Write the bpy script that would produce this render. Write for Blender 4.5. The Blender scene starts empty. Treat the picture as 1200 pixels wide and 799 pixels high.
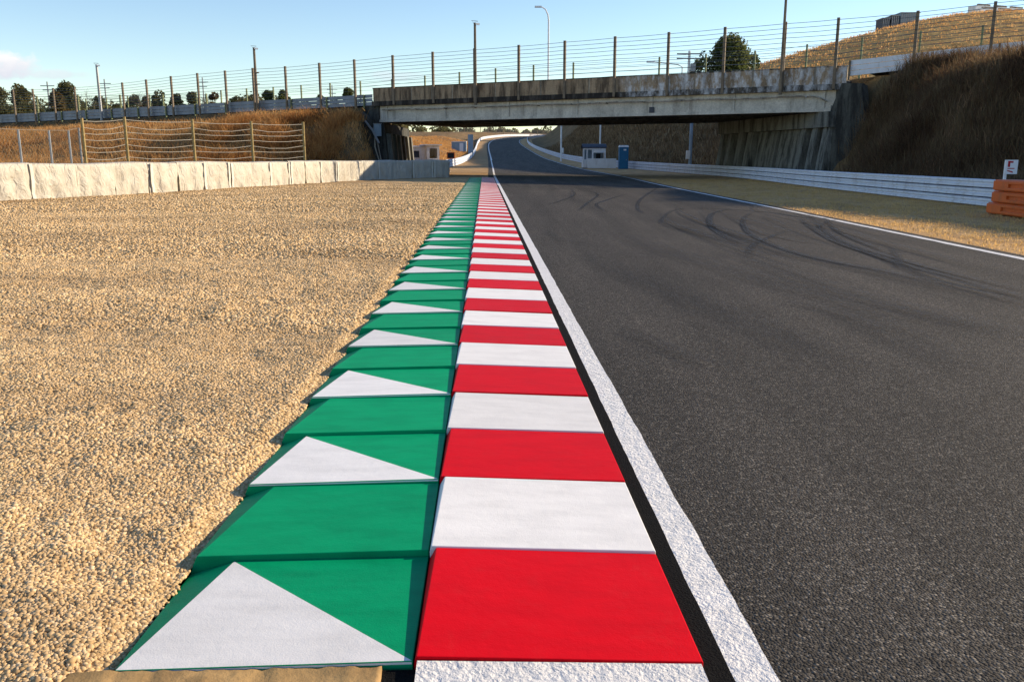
import bpy, math, random
import numpy as np
from mathutils import Vector, noise

# ------------------------------------------------------------------ camera, sky, sun, exposure
sc = bpy.context.scene
PITCH = math.atan(0.2155)
CAMZ = 1.54
cam_d = bpy.data.cameras.new('camera'); cam = bpy.data.objects.new('camera', cam_d)
sc.collection.objects.link(cam); sc.camera = cam
cam_d.sensor_width = 36; cam_d.lens = 30.0; cam_d.clip_start = 0.05; cam_d.clip_end = 9000
cam.location = (0, 0, CAMZ); cam.rotation_euler = (math.pi/2 - PITCH, 0, 0)

SUN_AZ = math.radians(72)          # clockwise from +Y
SUN_EL = math.radians(20.5)
world = bpy.data.worlds.new('World'); sc.world = world; world.use_nodes = True
wn, wl = world.node_tree.nodes, world.node_tree.links
sky = wn.new('ShaderNodeTexSky'); sky.sky_type = 'NISHITA'; sky.sun_disc = False
sky.sun_elevation = SUN_EL; sky.sun_rotation = SUN_AZ
sky.air_density = 1.0; sky.dust_density = 0.0; sky.ozone_density = 1.5; sky.altitude = 50
bgn = wn['Background']; bgn.inputs[1].default_value = 0.12
sun_d = bpy.data.lights.new('sun', 'SUN'); sun_d.energy = 5.0; sun_d.angle = math.radians(0.55)
sun_d.color = (1.0, 0.83, 0.60)
sun = bpy.data.objects.new('sun', sun_d); sc.collection.objects.link(sun)
S = Vector((math.sin(SUN_AZ)*math.cos(SUN_EL), math.cos(SUN_AZ)*math.cos(SUN_EL), math.sin(SUN_EL)))
sun.rotation_euler = S.to_track_quat('Z', 'Y').to_euler(); sun.location = S*100
sc.view_settings.view_transform = 'Standard'; sc.view_settings.look = 'None'
sc.view_settings.exposure = 0.70; sc.view_settings.gamma = 1.0

def world_clouds():
    """A low cumulus in the west of the view, part of the sky dome (by direction)."""
    N = lambda t: wn.new(t)
    tc = N('ShaderNodeTexCoord'); sep = N('ShaderNodeSeparateXYZ'); wl.new(tc.outputs['Generated'], sep.inputs[0])
    def M(op, a, b=None, clamp=False):
        m = N('ShaderNodeMath'); m.operation = op; m.use_clamp = clamp
        for i, v in enumerate((a, b)):
            if v is None: continue
            if isinstance(v, (int, float)): m.inputs[i].default_value = v
            else: wl.new(v, m.inputs[i])
        return m.outputs[0]
    ysafe = M('MAXIMUM', sep.outputs[1], 0.05)
    u = M('DIVIDE', sep.outputs[0], ysafe); v = M('DIVIDE', sep.outputs[2], ysafe)
    comb = N('ShaderNodeCombineXYZ'); wl.new(u, comb.inputs[0]); wl.new(M('MULTIPLY', v, 1.7), comb.inputs[1])
    nz = N('ShaderNodeTexNoise'); nz.inputs['Scale'].default_value = 38; nz.inputs['Detail'].default_value = 7; nz.inputs['Roughness'].default_value = .55
    wl.new(comb.outputs[0], nz.inputs['Vector'])
    nv = M('SUBTRACT', nz.outputs[0], 0.5)
    total = None
    for (u0, v0, a, b, amt) in ((-.566, .099, .044, .017, 1.0), (-.515, .0905, .045, .0065, .55), (-.13, .088, .05, .007, .35), (-.62, .09, .06, .008, .7)):
        e = M('ADD', M('POWER', M('DIVIDE', M('SUBTRACT', u, u0), a), 2.0), M('POWER', M('DIVIDE', M('SUBTRACT', v, v0), b), 2.0))
        k = M('SUBTRACT', 1.0, e)
        k = M('ADD', k, M('MULTIPLY', nv, 2.6))
        k = M('MULTIPLY', M('MULTIPLY', k, 1.1, True), amt)
        total = k if total is None else M('MAXIMUM', total, k)
    total = M('MULTIPLY', total, M('GREATER_THAN', sep.outputs[1], 0.06))
    # cloud brightness: white top, lilac-grey base
    hgt = M('MULTIPLY', M('SUBTRACT', M('ADD', v, M('MULTIPLY', nv, .03)), .083), 28.0, True)
    cr = N('ShaderNodeMix'); cr.data_type = 'RGBA'
    cr.inputs[6].default_value = (3.6, 3.8, 4.4, 1); cr.inputs[7].default_value = (5.6, 5.5, 5.4, 1)
    wl.new(hgt, cr.inputs[0])
    mx = N('ShaderNodeMix'); mx.data_type = 'RGBA'
    hs = N('ShaderNodeHueSaturation'); hs.inputs['Hue'].default_value = .508; hs.inputs['Saturation'].default_value = 1.12; wl.new(sky.outputs[0], hs.inputs['Color'])
    wl.new(total, mx.inputs[0]); wl.new(hs.outputs[0], mx.inputs[6]); wl.new(cr.outputs[2], mx.inputs[7])
    wl.new(mx.outputs[2], bgn.inputs[0])
world_clouds()

# ------------------------------------------------------------------ helpers
R = random.Random(7); rng = np.random.default_rng(11)
COL = sc.collection
CP, SP = math.cos(PITCH), math.sin(PITCH)
def ray(px, py):
    dx, dy = (px-600)/1000.0, (399.5-py)/1000.0
    return Vector((dx, CP + dy*SP, -SP + dy*CP))
def ground(px, py, z=0.0):
    d = ray(px, py); t = (z-CAMZ)/d.z
    return Vector((d.x*t, d.y*t, z))
def at(px, py, Y):
    d = ray(px, py); t = Y/d.y
    return Vector((d.x*t, Y, CAMZ + d.z*t))
LC, LM = 66.5, -0.551                        # near edge of the overpass: y = LC + LM*x
def onL(px, py, back=0.0):
    d = ray(px, py); t = (LC+back)/(d.y - LM*d.x)
    return Vector((d.x*t, d.y*t, CAMZ + d.z*t))
def ss(t):
    t = min(1.0, max(0.0, t)); return t*t*(3-2*t)
def interp(x, pts):
    if x <= pts[0][0]: return pts[0][1]
    for (a, b), (c, d) in zip(pts, pts[1:]):
        if x <= c: return b + (d-b)*(x-a)/(c-a)
    return pts[-1][1]
def smooth_interp(x, pts):                   # cubic Hermite through the points
    n = len(pts)
    if x <= pts[0][0]: return pts[0][1]
    if x >= pts[-1][0]: return pts[-1][1]
    for i in range(n-1):
        x0, y0 = pts[i]; x1, y1 = pts[i+1]
        if x <= x1:
            h = x1-x0; t = (x-x0)/h
            def sl(j):
                if j == 0 or j == n-1: k = min(max(j, 1), n-1); return (pts[k][1]-pts[k-1][1])/(pts[k][0]-pts[k-1][0])
                return (pts[j+1][1]-pts[j-1][1])/(pts[j+1][0]-pts[j-1][0])
            m0, m1 = sl(i)*h, sl(i+1)*h
            return (2*t**3-3*t*t+1)*y0 + (t**3-2*t*t+t)*m0 + (-2*t**3+3*t*t)*y1 + (t**3-t*t)*m1

class MB:
    def __init__(s): s.v = []; s.f = []; s.m = []; s.mi = 0
    def face(s, idx): s.f.append(tuple(idx)); s.m.append(s.mi)
    def poly(s, pts):
        b = len(s.v); s.v += [tuple(p) for p in pts]; s.face(range(b, b+len(pts))); return s
    def box(s, c, d, rz=0.0, taper=1.0):
        cx, cy, cz = c; hx, hy, hz = d[0]/2, d[1]/2, d[2]/2
        b = len(s.v); ca, sa = math.cos(rz), math.sin(rz)
        for z in (-1, 1):
            k = taper if z > 0 else 1.0
            for x, y in ((-1,-1),(1,-1),(1,1),(-1,1)):
                X, Y = x*hx*k, y*hy*k
                s.v.append((cx+X*ca-Y*sa, cy+X*sa+Y*ca, cz+z*hz))
        for f in ((3,2,1,0),(4,5,6,7),(0,1,5,4),(1,2,6,5),(2,3,7,6),(3,0,4,7)): s.face([b+i for i in f])
        return s
    def hexa(s, p):                          # 8 points: bottom 4 ccw, top 4 ccw
        b = len(s.v); s.v += [tuple(q) for q in p]
        for f in ((3,2,1,0),(4,5,6,7),(0,1,5,4),(1,2,6,5),(2,3,7,6),(3,0,4,7)): s.face([b+i for i in f])
        return s
    def tube(s, pts, r, n=6, r1=None, cap=True):
        pts = [Vector(p) for p in pts]; b = len(s.v); m = len(pts)
        for i, p in enumerate(pts):
            t = (pts[min(i+1, m-1)] - pts[max(i-1, 0)]).normalized()
            a = Vector((0,0,1)) if abs(t.z) < .9 else Vector((1,0,0))
            u = t.cross(a).normalized(); w = t.cross(u)
            rr = r if r1 is None else r + (r1-r)*i/(m-1)
            for k in range(n):
                th = 2*math.pi*k/n
                s.v.append(tuple(p + u*(rr*math.cos(th)) + w*(rr*math.sin(th))))
        for i in range(m-1):
            for k in range(n):
                k2 = (k+1) % n
                s.face((b+i*n+k, b+i*n+k2, b+(i+1)*n+k2, b+(i+1)*n+k))
        if cap:
            s.face([b+k for k in range(n)][::-1]); s.face([b+(m-1)*n+k for k in range(n)])
        return s
    def sweep(s, path, prof, closed=True, zoff=0.0):
        """path: list of (x,y,z); prof: list of (out,up), out = to the left of travel."""
        b = len(s.v); n = len(prof); m = len(path)
        for i, p in enumerate(path):
            a, c = path[max(i-1,0)], path[min(i+1,m-1)]
            t = Vector((c[0]-a[0], c[1]-a[1], 0)).normalized(); o = Vector((-t.y, t.x, 0))
            for (u, w) in prof: s.v.append((p[0]+o.x*u, p[1]+o.y*u, p[2]+w+zoff))
        for i in range(m-1):
            for k in range(n if closed else n-1):
                k2 = (k+1) % n
                s.face((b+i*n+k, b+(i+1)*n+k, b+(i+1)*n+k2, b+i*n+k2))
        if closed: s.face([b+k for k in range(n)]); s.face([b+(m-1)*n+k for k in range(n)][::-1])
        return s
    def mesh(s, name, mats, smooth=False):
        me = bpy.data.meshes.new(name); me.from_pydata(s.v, [], s.f)
        for m in (mats if isinstance(mats, (list, tuple)) else [mats]): me.materials.append(m)
        if len(me.materials) > 1: me.polygons.foreach_set('material_index', s.m)
        if smooth: me.polygons.foreach_set('use_smooth', [True]*len(me.polygons))
        me.update(); return me
    def build(s, name, mats, parent=None, smooth=False, loc=None, rz=0.0, **kw):
        o = bpy.data.objects.new(name, s.mesh(name, mats, smooth)); COL.objects.link(o)
        if parent: o.parent = parent
        if loc is not None: o.location = loc
        if rz: o.rotation_euler.z = rz
        for k, v in kw.items(): o[k] = v
        return o

def link(name, me, parent=None, loc=None, rz=0.0):
    o = bpy.data.objects.new(name, me); COL.objects.link(o)
    if parent: o.parent = parent
    if loc is not None: o.location = loc
    o.rotation_euler.z = rz
    return o
def thing(name, label, category, loc=(0,0,0), group=None, rz=0.0):
    o = bpy.data.objects.new(name, None); COL.objects.link(o); o.location = loc; o.rotation_euler.z = rz
    o.empty_display_size = .2
    o['label'] = label; o['category'] = category
    if group: o['group'] = group
    return o
def tag(o, label, category, group=None):
    o['label'] = label; o['category'] = category
    if group: o['group'] = group
    return o
def bevel(o, w, seg=2):
    m = o.modifiers.new('bevel', 'BEVEL'); m.width = w; m.segments = seg; m.limit_method = 'ANGLE'; return o
def fast_mesh(name, V, F, mats, attr=None, smooth=False):
    """V (n,3) array, F (m,3|4) array, optional per-vertex float attribute 'var'."""
    me = bpy.data.meshes.new(name); k = F.shape[1]
    me.vertices.add(len(V)); me.vertices.foreach_set('co', np.ascontiguousarray(V, dtype=np.float32).ravel())
    me.loops.add(F.size); me.loops.foreach_set('vertex_index', np.ascontiguousarray(F, dtype=np.int32).ravel())
    me.polygons.add(len(F)); me.polygons.foreach_set('loop_start', np.arange(0, F.size, k, dtype=np.int32))
    me.polygons.foreach_set('loop_total', np.full(len(F), k, dtype=np.int32))
    for m in (mats if isinstance(mats, (list, tuple)) else [mats]): me.materials.append(m)
    if attr is not None:
        a = me.attributes.new('var', 'FLOAT', 'POINT'); a.data.foreach_set('value', attr.astype(np.float32))
    if smooth: me.polygons.foreach_set('use_smooth', np.ones(len(F), dtype=bool))
    me.update(calc_edges=True); me.validate(); return me

# ------------------------------------------------------------------ materials
class NT:
    def __init__(s, name):
        s.m = bpy.data.materials.new(name); s.m.use_nodes = True
        s.n, s.l = s.m.node_tree.nodes, s.m.node_tree.links
        s.b = s.n['Principled BSDF']; s.tc = s.n.new('ShaderNodeTexCoord')
        s.geo = s.n.new('ShaderNodeNewGeometry')
    def put(s, v, sock):
        if isinstance(v, (int, float)): sock.default_value = v
        elif isinstance(v, (tuple, list)): sock.default_value = tuple(v)+((1,) if len(v) == 3 and sock.type == 'RGBA' else ())
        else: s.l.new(v, sock)
    def world_pos(s): return s.geo.outputs['Position']
    def obj_pos(s): return s.tc.outputs['Object']
    def scale(s, vec, k):
        m = s.n.new('ShaderNodeMapping'); s.l.new(vec, m.inputs[0]); m.inputs['Scale'].default_value = k; return m.outputs[0]
    def noise(s, vec, sc, detail=4, rough=.55, dist=0):
        t = s.n.new('ShaderNodeTexNoise'); s.l.new(vec, t.inputs['Vector'])
        t.inputs['Scale'].default_value = sc; t.inputs['Detail'].default_value = detail
        t.inputs['Roughness'].default_value = rough; t.inputs['Distortion'].default_value = dist
        return t.outputs[0]
    def voro(s, vec, sc, out='Distance', feat='F1'):
        t = s.n.new('ShaderNodeTexVoronoi'); t.feature = feat; s.l.new(vec, t.inputs['Vector']); t.inputs['Scale'].default_value = sc
        return t.outputs[out]
    def math(s, op, a, b=0.0, clamp=False):
        m = s.n.new('ShaderNodeMath'); m.operation = op; m.use_clamp = clamp
        s.put(a, m.inputs[0]); s.put(b, m.inputs[1]); return m.outputs[0]
    def ramp(s, fac, stops):
        r = s.n.new('ShaderNodeValToRGB'); s.put(fac, r.inputs[0]); e = r.color_ramp.elements
        while len(e) < len(stops): e.new(.5)
        for el, (p, c) in zip(e, stops):
            el.position = p; el.color = (c, c, c, 1) if isinstance(c, (int, float)) else tuple(c)+(1,)
        return r.outputs[0]
    def mix(s, fac, a, b, mode='MIX'):
        m = s.n.new('ShaderNodeMix'); m.data_type = 'RGBA'; m.blend_type = mode
        s.put(fac, m.inputs[0]); s.put(a, m.inputs[6]); s.put(b, m.inputs[7]); return m.outputs[2]
    def bump(s, h, strength=.5, dist=.01, normal=None):
        b = s.n.new('ShaderNodeBump'); s.put(h, b.inputs['Height']); b.inputs['Strength'].default_value = strength
        b.inputs['Distance'].default_value = dist
        if normal is not None: s.l.new(normal, b.inputs['Normal'])
        s.l.new(b.outputs[0], s.b.inputs['Normal']); return b.outputs[0]
    def out(s, color, rough=.8, spec=.3, metal=0.0):
        s.put(color, s.b.inputs['Base Color']); s.put(rough, s.b.inputs['Roughness'])
        s.b.inputs['Specular IOR Level'].default_value = spec; s.b.inputs['Metallic'].default_value = metal
        return s.m

def plain(name, c, rough=.7, var=.18, sc=3.0, bumps=0.0, bsc=40, spec=.3, metal=0.0, dirt=None):
    t = NT(name); p = t.world_pos()
    f = t.noise(p, sc, 5)
    lo = tuple(x*(1-var) for x in c); hi = tuple(min(1, x*(1+var)) for x in c)
    col = t.ramp(f, [(.3, lo), (.7, hi)])
    if dirt is not None:
        d = t.ramp(t.noise(t.scale(p, (1,1,.35)), sc*2.3, 6, .65), [(.48, 0.0), (.68, 1.0)])
        col = t.mix(t.math('MULTIPLY', d, dirt[1]), col, dirt[0])
    if bumps: t.bump(t.noise(p, bsc, 4), bumps, .01)
    return t.out(col, rough, spec, metal)

def m_asphalt():
    t = NT('asphalt'); p = t.world_pos()
    cell = t.voro(p, 95, 'Color'); sepr = t.n.new('ShaderNodeSeparateColor'); t.l.new(cell, sepr.inputs[0])
    grain = t.ramp(sepr.outputs[0], [(0.0, (.014,.013,.012)), (.5, (.043,.039,.035)), (.82, (.11,.098,.085)), (1.0, (.28,.25,.21))])
    warm = t.mix(t.math('MULTIPLY', sepr.outputs[1], .6), grain, (.105, .078, .052), 'MULTIPLY')
    grainw = t.mix(.6, grain, t.mix(sepr.outputs[1], (.052,.046,.041), (.092,.068,.045)), 'MIX')
    base = t.mix(.5, grain, grainw)
    streak = t.ramp(t.noise(t.scale(p, (.9, .045, 1)), 1.3, 5, .6, .4), [(.35, .62), (.65, 1.02)])
    blot = t.ramp(t.noise(p, .35, 5, .6), [(.3, .82), (.7, 1.12)])
    col = t.mix(1.0, t.mix(1.0, base, streak, 'MULTIPLY'), blot, 'MULTIPLY')
    h = t.voro(p, 95, 'Distance'); h2 = t.noise(p, 210, 3)
    hh = t.math('ADD', t.math('MULTIPLY', h, -1.2), t.math('MULTIPLY', h2, .5))
    t.bump(hh, .9, .008)
    return t.out(col, t.ramp(sepr.outputs[2], [(0, .7), (1, .95)]), .18)

def gravel_patch(t, col):
    p = t.world_pos()
    patch = t.ramp(t.noise(t.scale(p, (.30, .85, 1)), .5, 6, .62), [(.36, (.80,.77,.75)), (.58, (1.10,1.07,1.03))])
    sx = t.n.new('ShaderNodeSeparateXYZ'); t.l.new(p, sx.inputs[0])
    # trodden greyer strip along the foot of the covered barrier
    dist = t.math('ADD', t.math('SUBTRACT', sx.outputs[0], t.math('MULTIPLY', sx.outputs[1], .32)), t.math('MULTIPLY', t.noise(p, .35, 4), 3.0))
    strip_ = t.ramp(t.math('MULTIPLY', t.math('ADD', dist, 26.5), .18), [(.05, (.74,.70,.68)), (.45, (1.0,1.0,1.0))])
    return t.mix(1.0, t.mix(1.0, col, patch, 'MULTIPLY'), strip_, 'MULTIPLY')
def m_gravel():
    t = NT('gravel_ground'); p = t.world_pos()
    c = t.voro(p, 55, 'Color'); sepr = t.n.new('ShaderNodeSeparateColor'); t.l.new(c, sepr.inputs[0])
    col = t.ramp(sepr.outputs[0], [(0, (.34,.22,.105)), (.5, (.52,.36,.18)), (1, (.68,.50,.28))])
    col = gravel_patch(t, col)
    h = t.voro(p, 55, 'Distance'); h2 = t.noise(p, 6, 5, .6)
    t.bump(t.math('ADD', t.math('MULTIPLY', h, -1.0), t.math('MULTIPLY', h2, 2.0)), .8, .014)
    return t.out(col, .9, .15)

def m_stone():
    t = NT('gravel_stone')
    oi = t.n.new('ShaderNodeObjectInfo')
    at_ = t.n.new('ShaderNodeAttribute'); at_.attribute_type = 'INSTANCER'; at_.attribute_name = 'tone'
    col = t.ramp(at_.outputs['Fac'], [(0, (.30,.195,.095)), (.3, (.48,.33,.165)), (.7, (.62,.45,.245)), (1, (.78,.61,.39))])
    col = t.mix(.25, col, t.ramp(t.noise(t.world_pos(), 120, 3), [(.3, .2), (.7, .7)]), 'OVERLAY')
    col = gravel_patch(t, col)
    return t.out(col, .85, .2)

def m_paint(name, c, bumps=.25, dist=.004, var=.05, rough=.55, bsc=160, dirt=.12):
    t = NT(name); p = t.world_pos()
    f = t.noise(t.scale(p, (1, 3, 1)), 3.2, 6, .6)
    col = t.ramp(f, [(.3, tuple(x*(1-var*2.2) for x in c)), (.55, c), (.75, tuple(min(1, x*(1+var)) for x in c))])
    oi = t.n.new('ShaderNodeObjectInfo'); rv = t.ramp(oi.outputs['Random'], [(0, .90), (1, 1.06)]); col = t.mix(1.0, col, rv, 'MULTIPLY')
    d = t.ramp(t.noise(p, 9, 6, .7), [(.55, 0.0), (.8, 1.0)])
    col = t.mix(t.math('MULTIPLY', d, dirt), col, tuple(.55*x+.45*y for x, y in zip(c, (.30,.25,.19))))
    sp = t.ramp(t.voro(p, 38), [(0.0, 1.0), (.06, 0.0)])
    col = t.mix(t.math('MULTIPLY', t.math('MULTIPLY', sp, t.ramp(t.noise(p, 1.7, 3), [(.5,0.0),(.62,1.0)])), .55), col, (.12,.10,.08))
    t.bump(t.math('ADD', t.noise(p, bsc, 4, .6), t.math('MULTIPLY', t.noise(p, 22, 4), 1.5)), bumps, dist)
    return t.out(col, rough, .07)

def m_concrete(name, c, stain=(.035,.03,.027), amt=.8, whiteright=False, vsc=1.0, thresh=.42):
    t = NT(name); p = t.world_pos()
    base = t.ramp(t.noise(p, 1.1, 6, .6), [(.3, tuple(x*.78 for x in c)), (.7, tuple(min(1,x*1.15) for x in c))])
    drip = t.noise(t.scale(p, (1.0, 1.0, .16)), 2.1*vsc, 6, .65)
    d = t.ramp(drip, [(thresh, 0.0), (thresh+.16, 1.0)])
    d = t.math('MULTIPLY', d, amt)
    if whiteright:                               # paler patches and weaker drips on the eastern half of parapet and ledge
        sx = t.n.new('ShaderNodeSeparateXYZ'); t.l.new(p, sx.inputs[0])
        k = t.ramp(t.math('ADD', t.math('MULTIPLY', sx.outputs[0], .05), t.math('MULTIPLY', t.noise(p, .9, 4), .14)), [(.44, 0.0), (.50, 1.0)])
        pale_spots = t.ramp(t.noise(t.scale(p, (1,1,.5)), 2.6, 7, .7), [(.44, 0.0), (.60, 1.0)])
        base = t.mix(t.math('MULTIPLY', k, pale_spots), base, (.62,.62,.64))
        d = t.math('MULTIPLY', d, t.math('SUBTRACT', 1.0, t.math('MULTIPLY', k, .45)))
    col = t.mix(d, base, stain)
    fine = t.ramp(t.noise(p, 9, 6, .7), [(.35, .8), (.65, 1.1)])
    col = t.mix(1.0, col, fine, 'MULTIPLY')
    t.bump(t.noise(p, 14, 6, .65), .35, .02)
    return t.out(col, .88, .2)

def m_var(name, stops, rough=.85, noise_sc=None):
    """Foliage coloured by a per-vertex random value."""
    t = NT(name); a = t.n.new('ShaderNodeAttribute'); a.attribute_name = 'var'
    f = a.outputs['Fac']
    if noise_sc: f = t.math('ADD', t.math('MULTIPLY', f, .6), t.math('SUBTRACT', t.math('MULTIPLY', t.noise(t.world_pos(), noise_sc, 4), 1.0), .3), True)
    col = t.ramp(f, stops)
    t.out(col, rough, .15)
    tr = t.n.new('ShaderNodeBsdfTranslucent'); t.l.new(col, tr.inputs[0])
    mx = t.n.new('ShaderNodeMixShader'); mx.inputs[0].default_value = .5
    t.l.new(t.b.outputs[0], mx.inputs[1]); t.l.new(tr.outputs[0], mx.inputs[2])
    t.l.new(mx.outputs[0], t.n['Material Output'].inputs[0])
    return t.m

def m_ground():
    t = NT('bank_soil'); p = t.world_pos()
    col = t.ramp(t.noise(p, .5, 7, .65), [(.3, (.11,.07,.035)), (.5, (.22,.14,.07)), (.72, (.34,.225,.115))])
    g = t.ramp(t.noise(p, .09, 4), [(.45, 0.0), (.65, 1.0)])
    col = t.mix(t.math('MULTIPLY', g, .35), col, (.10,.10,.04))
    t.bump(t.noise(p, 3.0, 7, .7), 1.0, .25)
    return t.out(col, .95, .1)

def m_turf():
    t = NT('dry_turf'); p = t.world_pos()
    col = t.ramp(t.noise(p, .7, 6, .65), [(.3, (.42,.25,.11)), (.5, (.60,.37,.17)), (.7, (.70,.46,.23))])
    col = t.mix(t.math('MULTIPLY', t.ramp(t.noise(t.scale(p, (1.2,.25,1)), .9, 5, .6), [(.5, 0.0), (.66, 1.0)]), .75), col, (.38,.225,.105))
    t.bump(t.noise(p, 40, 5, .7), 1.0, .04)
    return t.out(col, .95, .1)

def m_tarp():
    t = NT('tarpaulin'); p = t.world_pos()
    col = t.ramp(t.noise(p, 1.4, 5, .6), [(.3, (.42,.38,.305)), (.7, (.52,.48,.405))])
    d = t.ramp(t.noise(t.scale(p, (1,1,.4)), 2.4, 6, .7), [(.53, 0.0), (.72, 1.0)])
    col = t.mix(t.math('MULTIPLY', d, .4), col, (.28,.23,.16))
    t.bump(t.noise(t.scale(p, (1,1,.6)), 3.2, 4, .5, 2.0), .8, .10)
    return t.out(col, .6, .3)

def m_rubber():
    t = NT('tyre_rubber_mark'); p = t.world_pos()
    t.out((.012,.012,.013), .7, .3)
    tr = t.n.new('ShaderNodeBsdfTransparent'); mx = t.n.new('ShaderNodeMixShader')
    a = t.n.new('ShaderNodeAttribute'); a.attribute_name = 'var'
    f = t.math('MULTIPLY', a.outputs['Fac'], t.ramp(t.noise(p, 11, 4, .7), [(.25, .4), (.65, 1.0)]))
    t.l.new(f, mx.inputs[0]); t.l.new(tr.outputs[0], mx.inputs[1]); t.l.new(t.b.outputs[0], mx.inputs[2])
    t.l.new(mx.outputs[0], t.n['Material Output'].inputs[0])
    return t.m

def m_hill():
    t = NT('hill_grass'); p = t.world_pos()
    col = t.ramp(t.noise(p, .25, 7, .65), [(.3, (.28,.165,.06)), (.55, (.48,.30,.11)), (.75, (.60,.41,.17))])
    t.bump(t.noise(p, 1.2, 6, .7), 1.0, .4)
    return t.out(col, .95, .1)

MAT = dict(
    asphalt=m_asphalt(), gravel=m_gravel(), stone=m_stone(), soil=m_ground(), turf=m_turf(), tarp=m_tarp(), rubber=m_rubber(), hill=m_hill(),
    red=m_paint('red_paint', (.62,.0015,.008)), white=m_paint('white_paint', (.78,.76,.74)),
    green=m_paint('green_paint', (.0002,.31,.125), var=.08, dirt=.02),
    linewhite=m_paint('thick_line_paint', (.74,.72,.70), bumps=.8, dist=.012, bsc=70, dirt=.2),
    blackgap=plain('fresh_bitumen', (.006,.0055,.0055), .9, .3, 30, .9, 120, spec=.08),
    mortar=m_concrete('brown_mortar', (.46,.29,.12), (.22,.13,.055), .6),
    parapet=m_concrete('weathered_parapet', (.36,.265,.175), (.045,.032,.024), .8, True, thresh=.45),
    joint=m_concrete('pale_joint', (.46,.40,.32), (.08,.065,.05), .6),
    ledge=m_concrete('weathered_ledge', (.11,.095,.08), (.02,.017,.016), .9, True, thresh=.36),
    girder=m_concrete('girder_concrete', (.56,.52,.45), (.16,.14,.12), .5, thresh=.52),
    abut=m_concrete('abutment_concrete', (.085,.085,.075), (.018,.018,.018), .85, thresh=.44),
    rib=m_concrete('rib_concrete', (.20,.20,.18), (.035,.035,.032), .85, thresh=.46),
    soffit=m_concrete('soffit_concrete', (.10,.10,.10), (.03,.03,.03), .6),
    armco=plain('white_painted_steel', (.68,.71,.78), .45, .06, 1.5, spec=.4, dirt=((.25,.21,.16), .35)),
    armcodark=plain('galvanised_steel', (.16,.19,.24), .5, .2, 1.2, spec=.4, metal=.3),
    post=plain('rusty_steel_post', (.17,.13,.09), .75, .3, 2.5),
    postgrey=plain('steel_pole', (.30,.31,.32), .5, .15, 1.0, metal=.3),
    postgreen=plain('green_post', (.20,.22,.11), .7, .25, 2.0),
    wire=plain('fence_wire', (.16,.17,.19), .5, .1, 1, metal=.4),
    wirewood=plain('galvanised_wire', (.50,.45,.36), .5, .1, 1),
    wood=plain('timber_post', (.33,.24,.10), .85, .3, 6.0),
    orange=plain('orange_plastic', (.62,.12,.018), .45, .12, 2.0, spec=.4, dirt=((.20,.10,.05), .35)),
    darkhole=plain('dark_interior', (.02,.02,.022), .8, .2),
    tyre=plain('old_tyres', (.018,.018,.018), .85, .3, 6),
    strap=plain('cream_webbing', (.60,.57,.49), .7, .08, 4),
    signwhite=plain('sign_white', (.80,.80,.82), .5, .04, 3),
    signred=plain('sign_red', (.40,.02,.03), .5, .1, 3),
    hutwhite=plain('hut_paint', (.74,.74,.72), .6, .06, 1.5, dirt=((.35,.32,.28), .3)),
    roofdark=plain('hut_roof', (.05,.055,.07), .6, .2, 2),
    glass=plain('dim_window', (.06,.07,.09), .15, .2, 1, spec=.6),
    toiletblue=plain('blue_plastic', (.012,.13,.26), .5, .1, 2),
    bluegrey=plain('blue_grey_board', (.25,.33,.40), .6, .15, 1),
    bark=plain('bark', (.10,.075,.05), .9, .3, 3, 1.0, 14),
    leaf=m_var('evergreen_leaf', [(0, (.03,.045,.016)), (.5, (.10,.12,.04)), (1, (.26,.24,.09))], .6, .5),
    pine=m_var('pine_needles', [(0, (.03,.038,.016)), (.5, (.10,.10,.04)), (1, (.28,.21,.10))], .7, .4),
    brownleaf=m_var('brown_leaf', [(0, (.05,.035,.015)), (.5, (.12,.085,.03)), (1, (.22,.15,.06))], .7, .4),
    bankgrass=m_var('tan_bank_grass', [(0, (.10,.06,.03)), (.4, (.24,.155,.08)), (.75, (.38,.26,.14)), (1, (.52,.40,.24))], .85),
    goldgrass=m_var('golden_dry_grass', [(0, (.24,.10,.03)), (.35, (.54,.26,.085)), (.7, (.74,.43,.165)), (1, (.88,.66,.37))], .8, .22),
    darkgrass=m_var('brown_weeds', [(0, (.045,.028,.016)), (.35, (.13,.075,.042)), (.6, (.19,.14,.075)), (.8, (.31,.19,.11)), (1, (.44,.32,.20))], .85, .3),
    vergegrass=m_var('verge_grass', [(0, (.38,.235,.085)), (.5, (.64,.42,.17)), (1, (.78,.56,.27))], .85, .6),
    hedge=m_var('far_foliage', [(0, (.05,.055,.025)), (.6, (.13,.12,.055)), (1, (.26,.21,.10))], .8, .3),
)

# ------------------------------------------------------------------ the lie of the land
ROADZ = [(-60,0),(68,0),(82,.02),(102,.22),(135,.75),(171,1.5),(230,3.4),(286,5.6),(338,8.1),(430,11.4),(520,13.2),(700,14.5)]
def zr(y): return smooth_interp(y, ROADZ)
ROADL = [(-60,2.9),(2.3,.62),(66,-1.45),(77,-1.75),(102,-2.4),(171,-4.4),(230,-6.3),(286,-7.8),(312,-7.7),(338,-6.6),(380,-2.6),(430,5.2),(520,30),(620,62)]
ROADR = [(-60,7.2),(13,7.95),(25,8.15),(47,8.35),(68,8.9),(80,8.9),(100,8.0),(135,6.9),(171,5.9),(230,4.4),(286,2.9),(312,2.6),(338,3.6),(380,7.4),(430,15),(520,40),(620,72)]
def rl(y): return smooth_interp(y, ROADL)
def rr(y): return smooth_interp(y, ROADR)
ARM = [(-12,14.9),(27,14.9),(43.5,15.5),(60,16.6),(74,16.7),(84,15.9),(96,14.2),(112,11.7),(135,10.2),(174,8.7),(235,6.5),(297,5.4),(340,6.4),(380,10.2),(430,18),(520,44),(600,68)]
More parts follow.
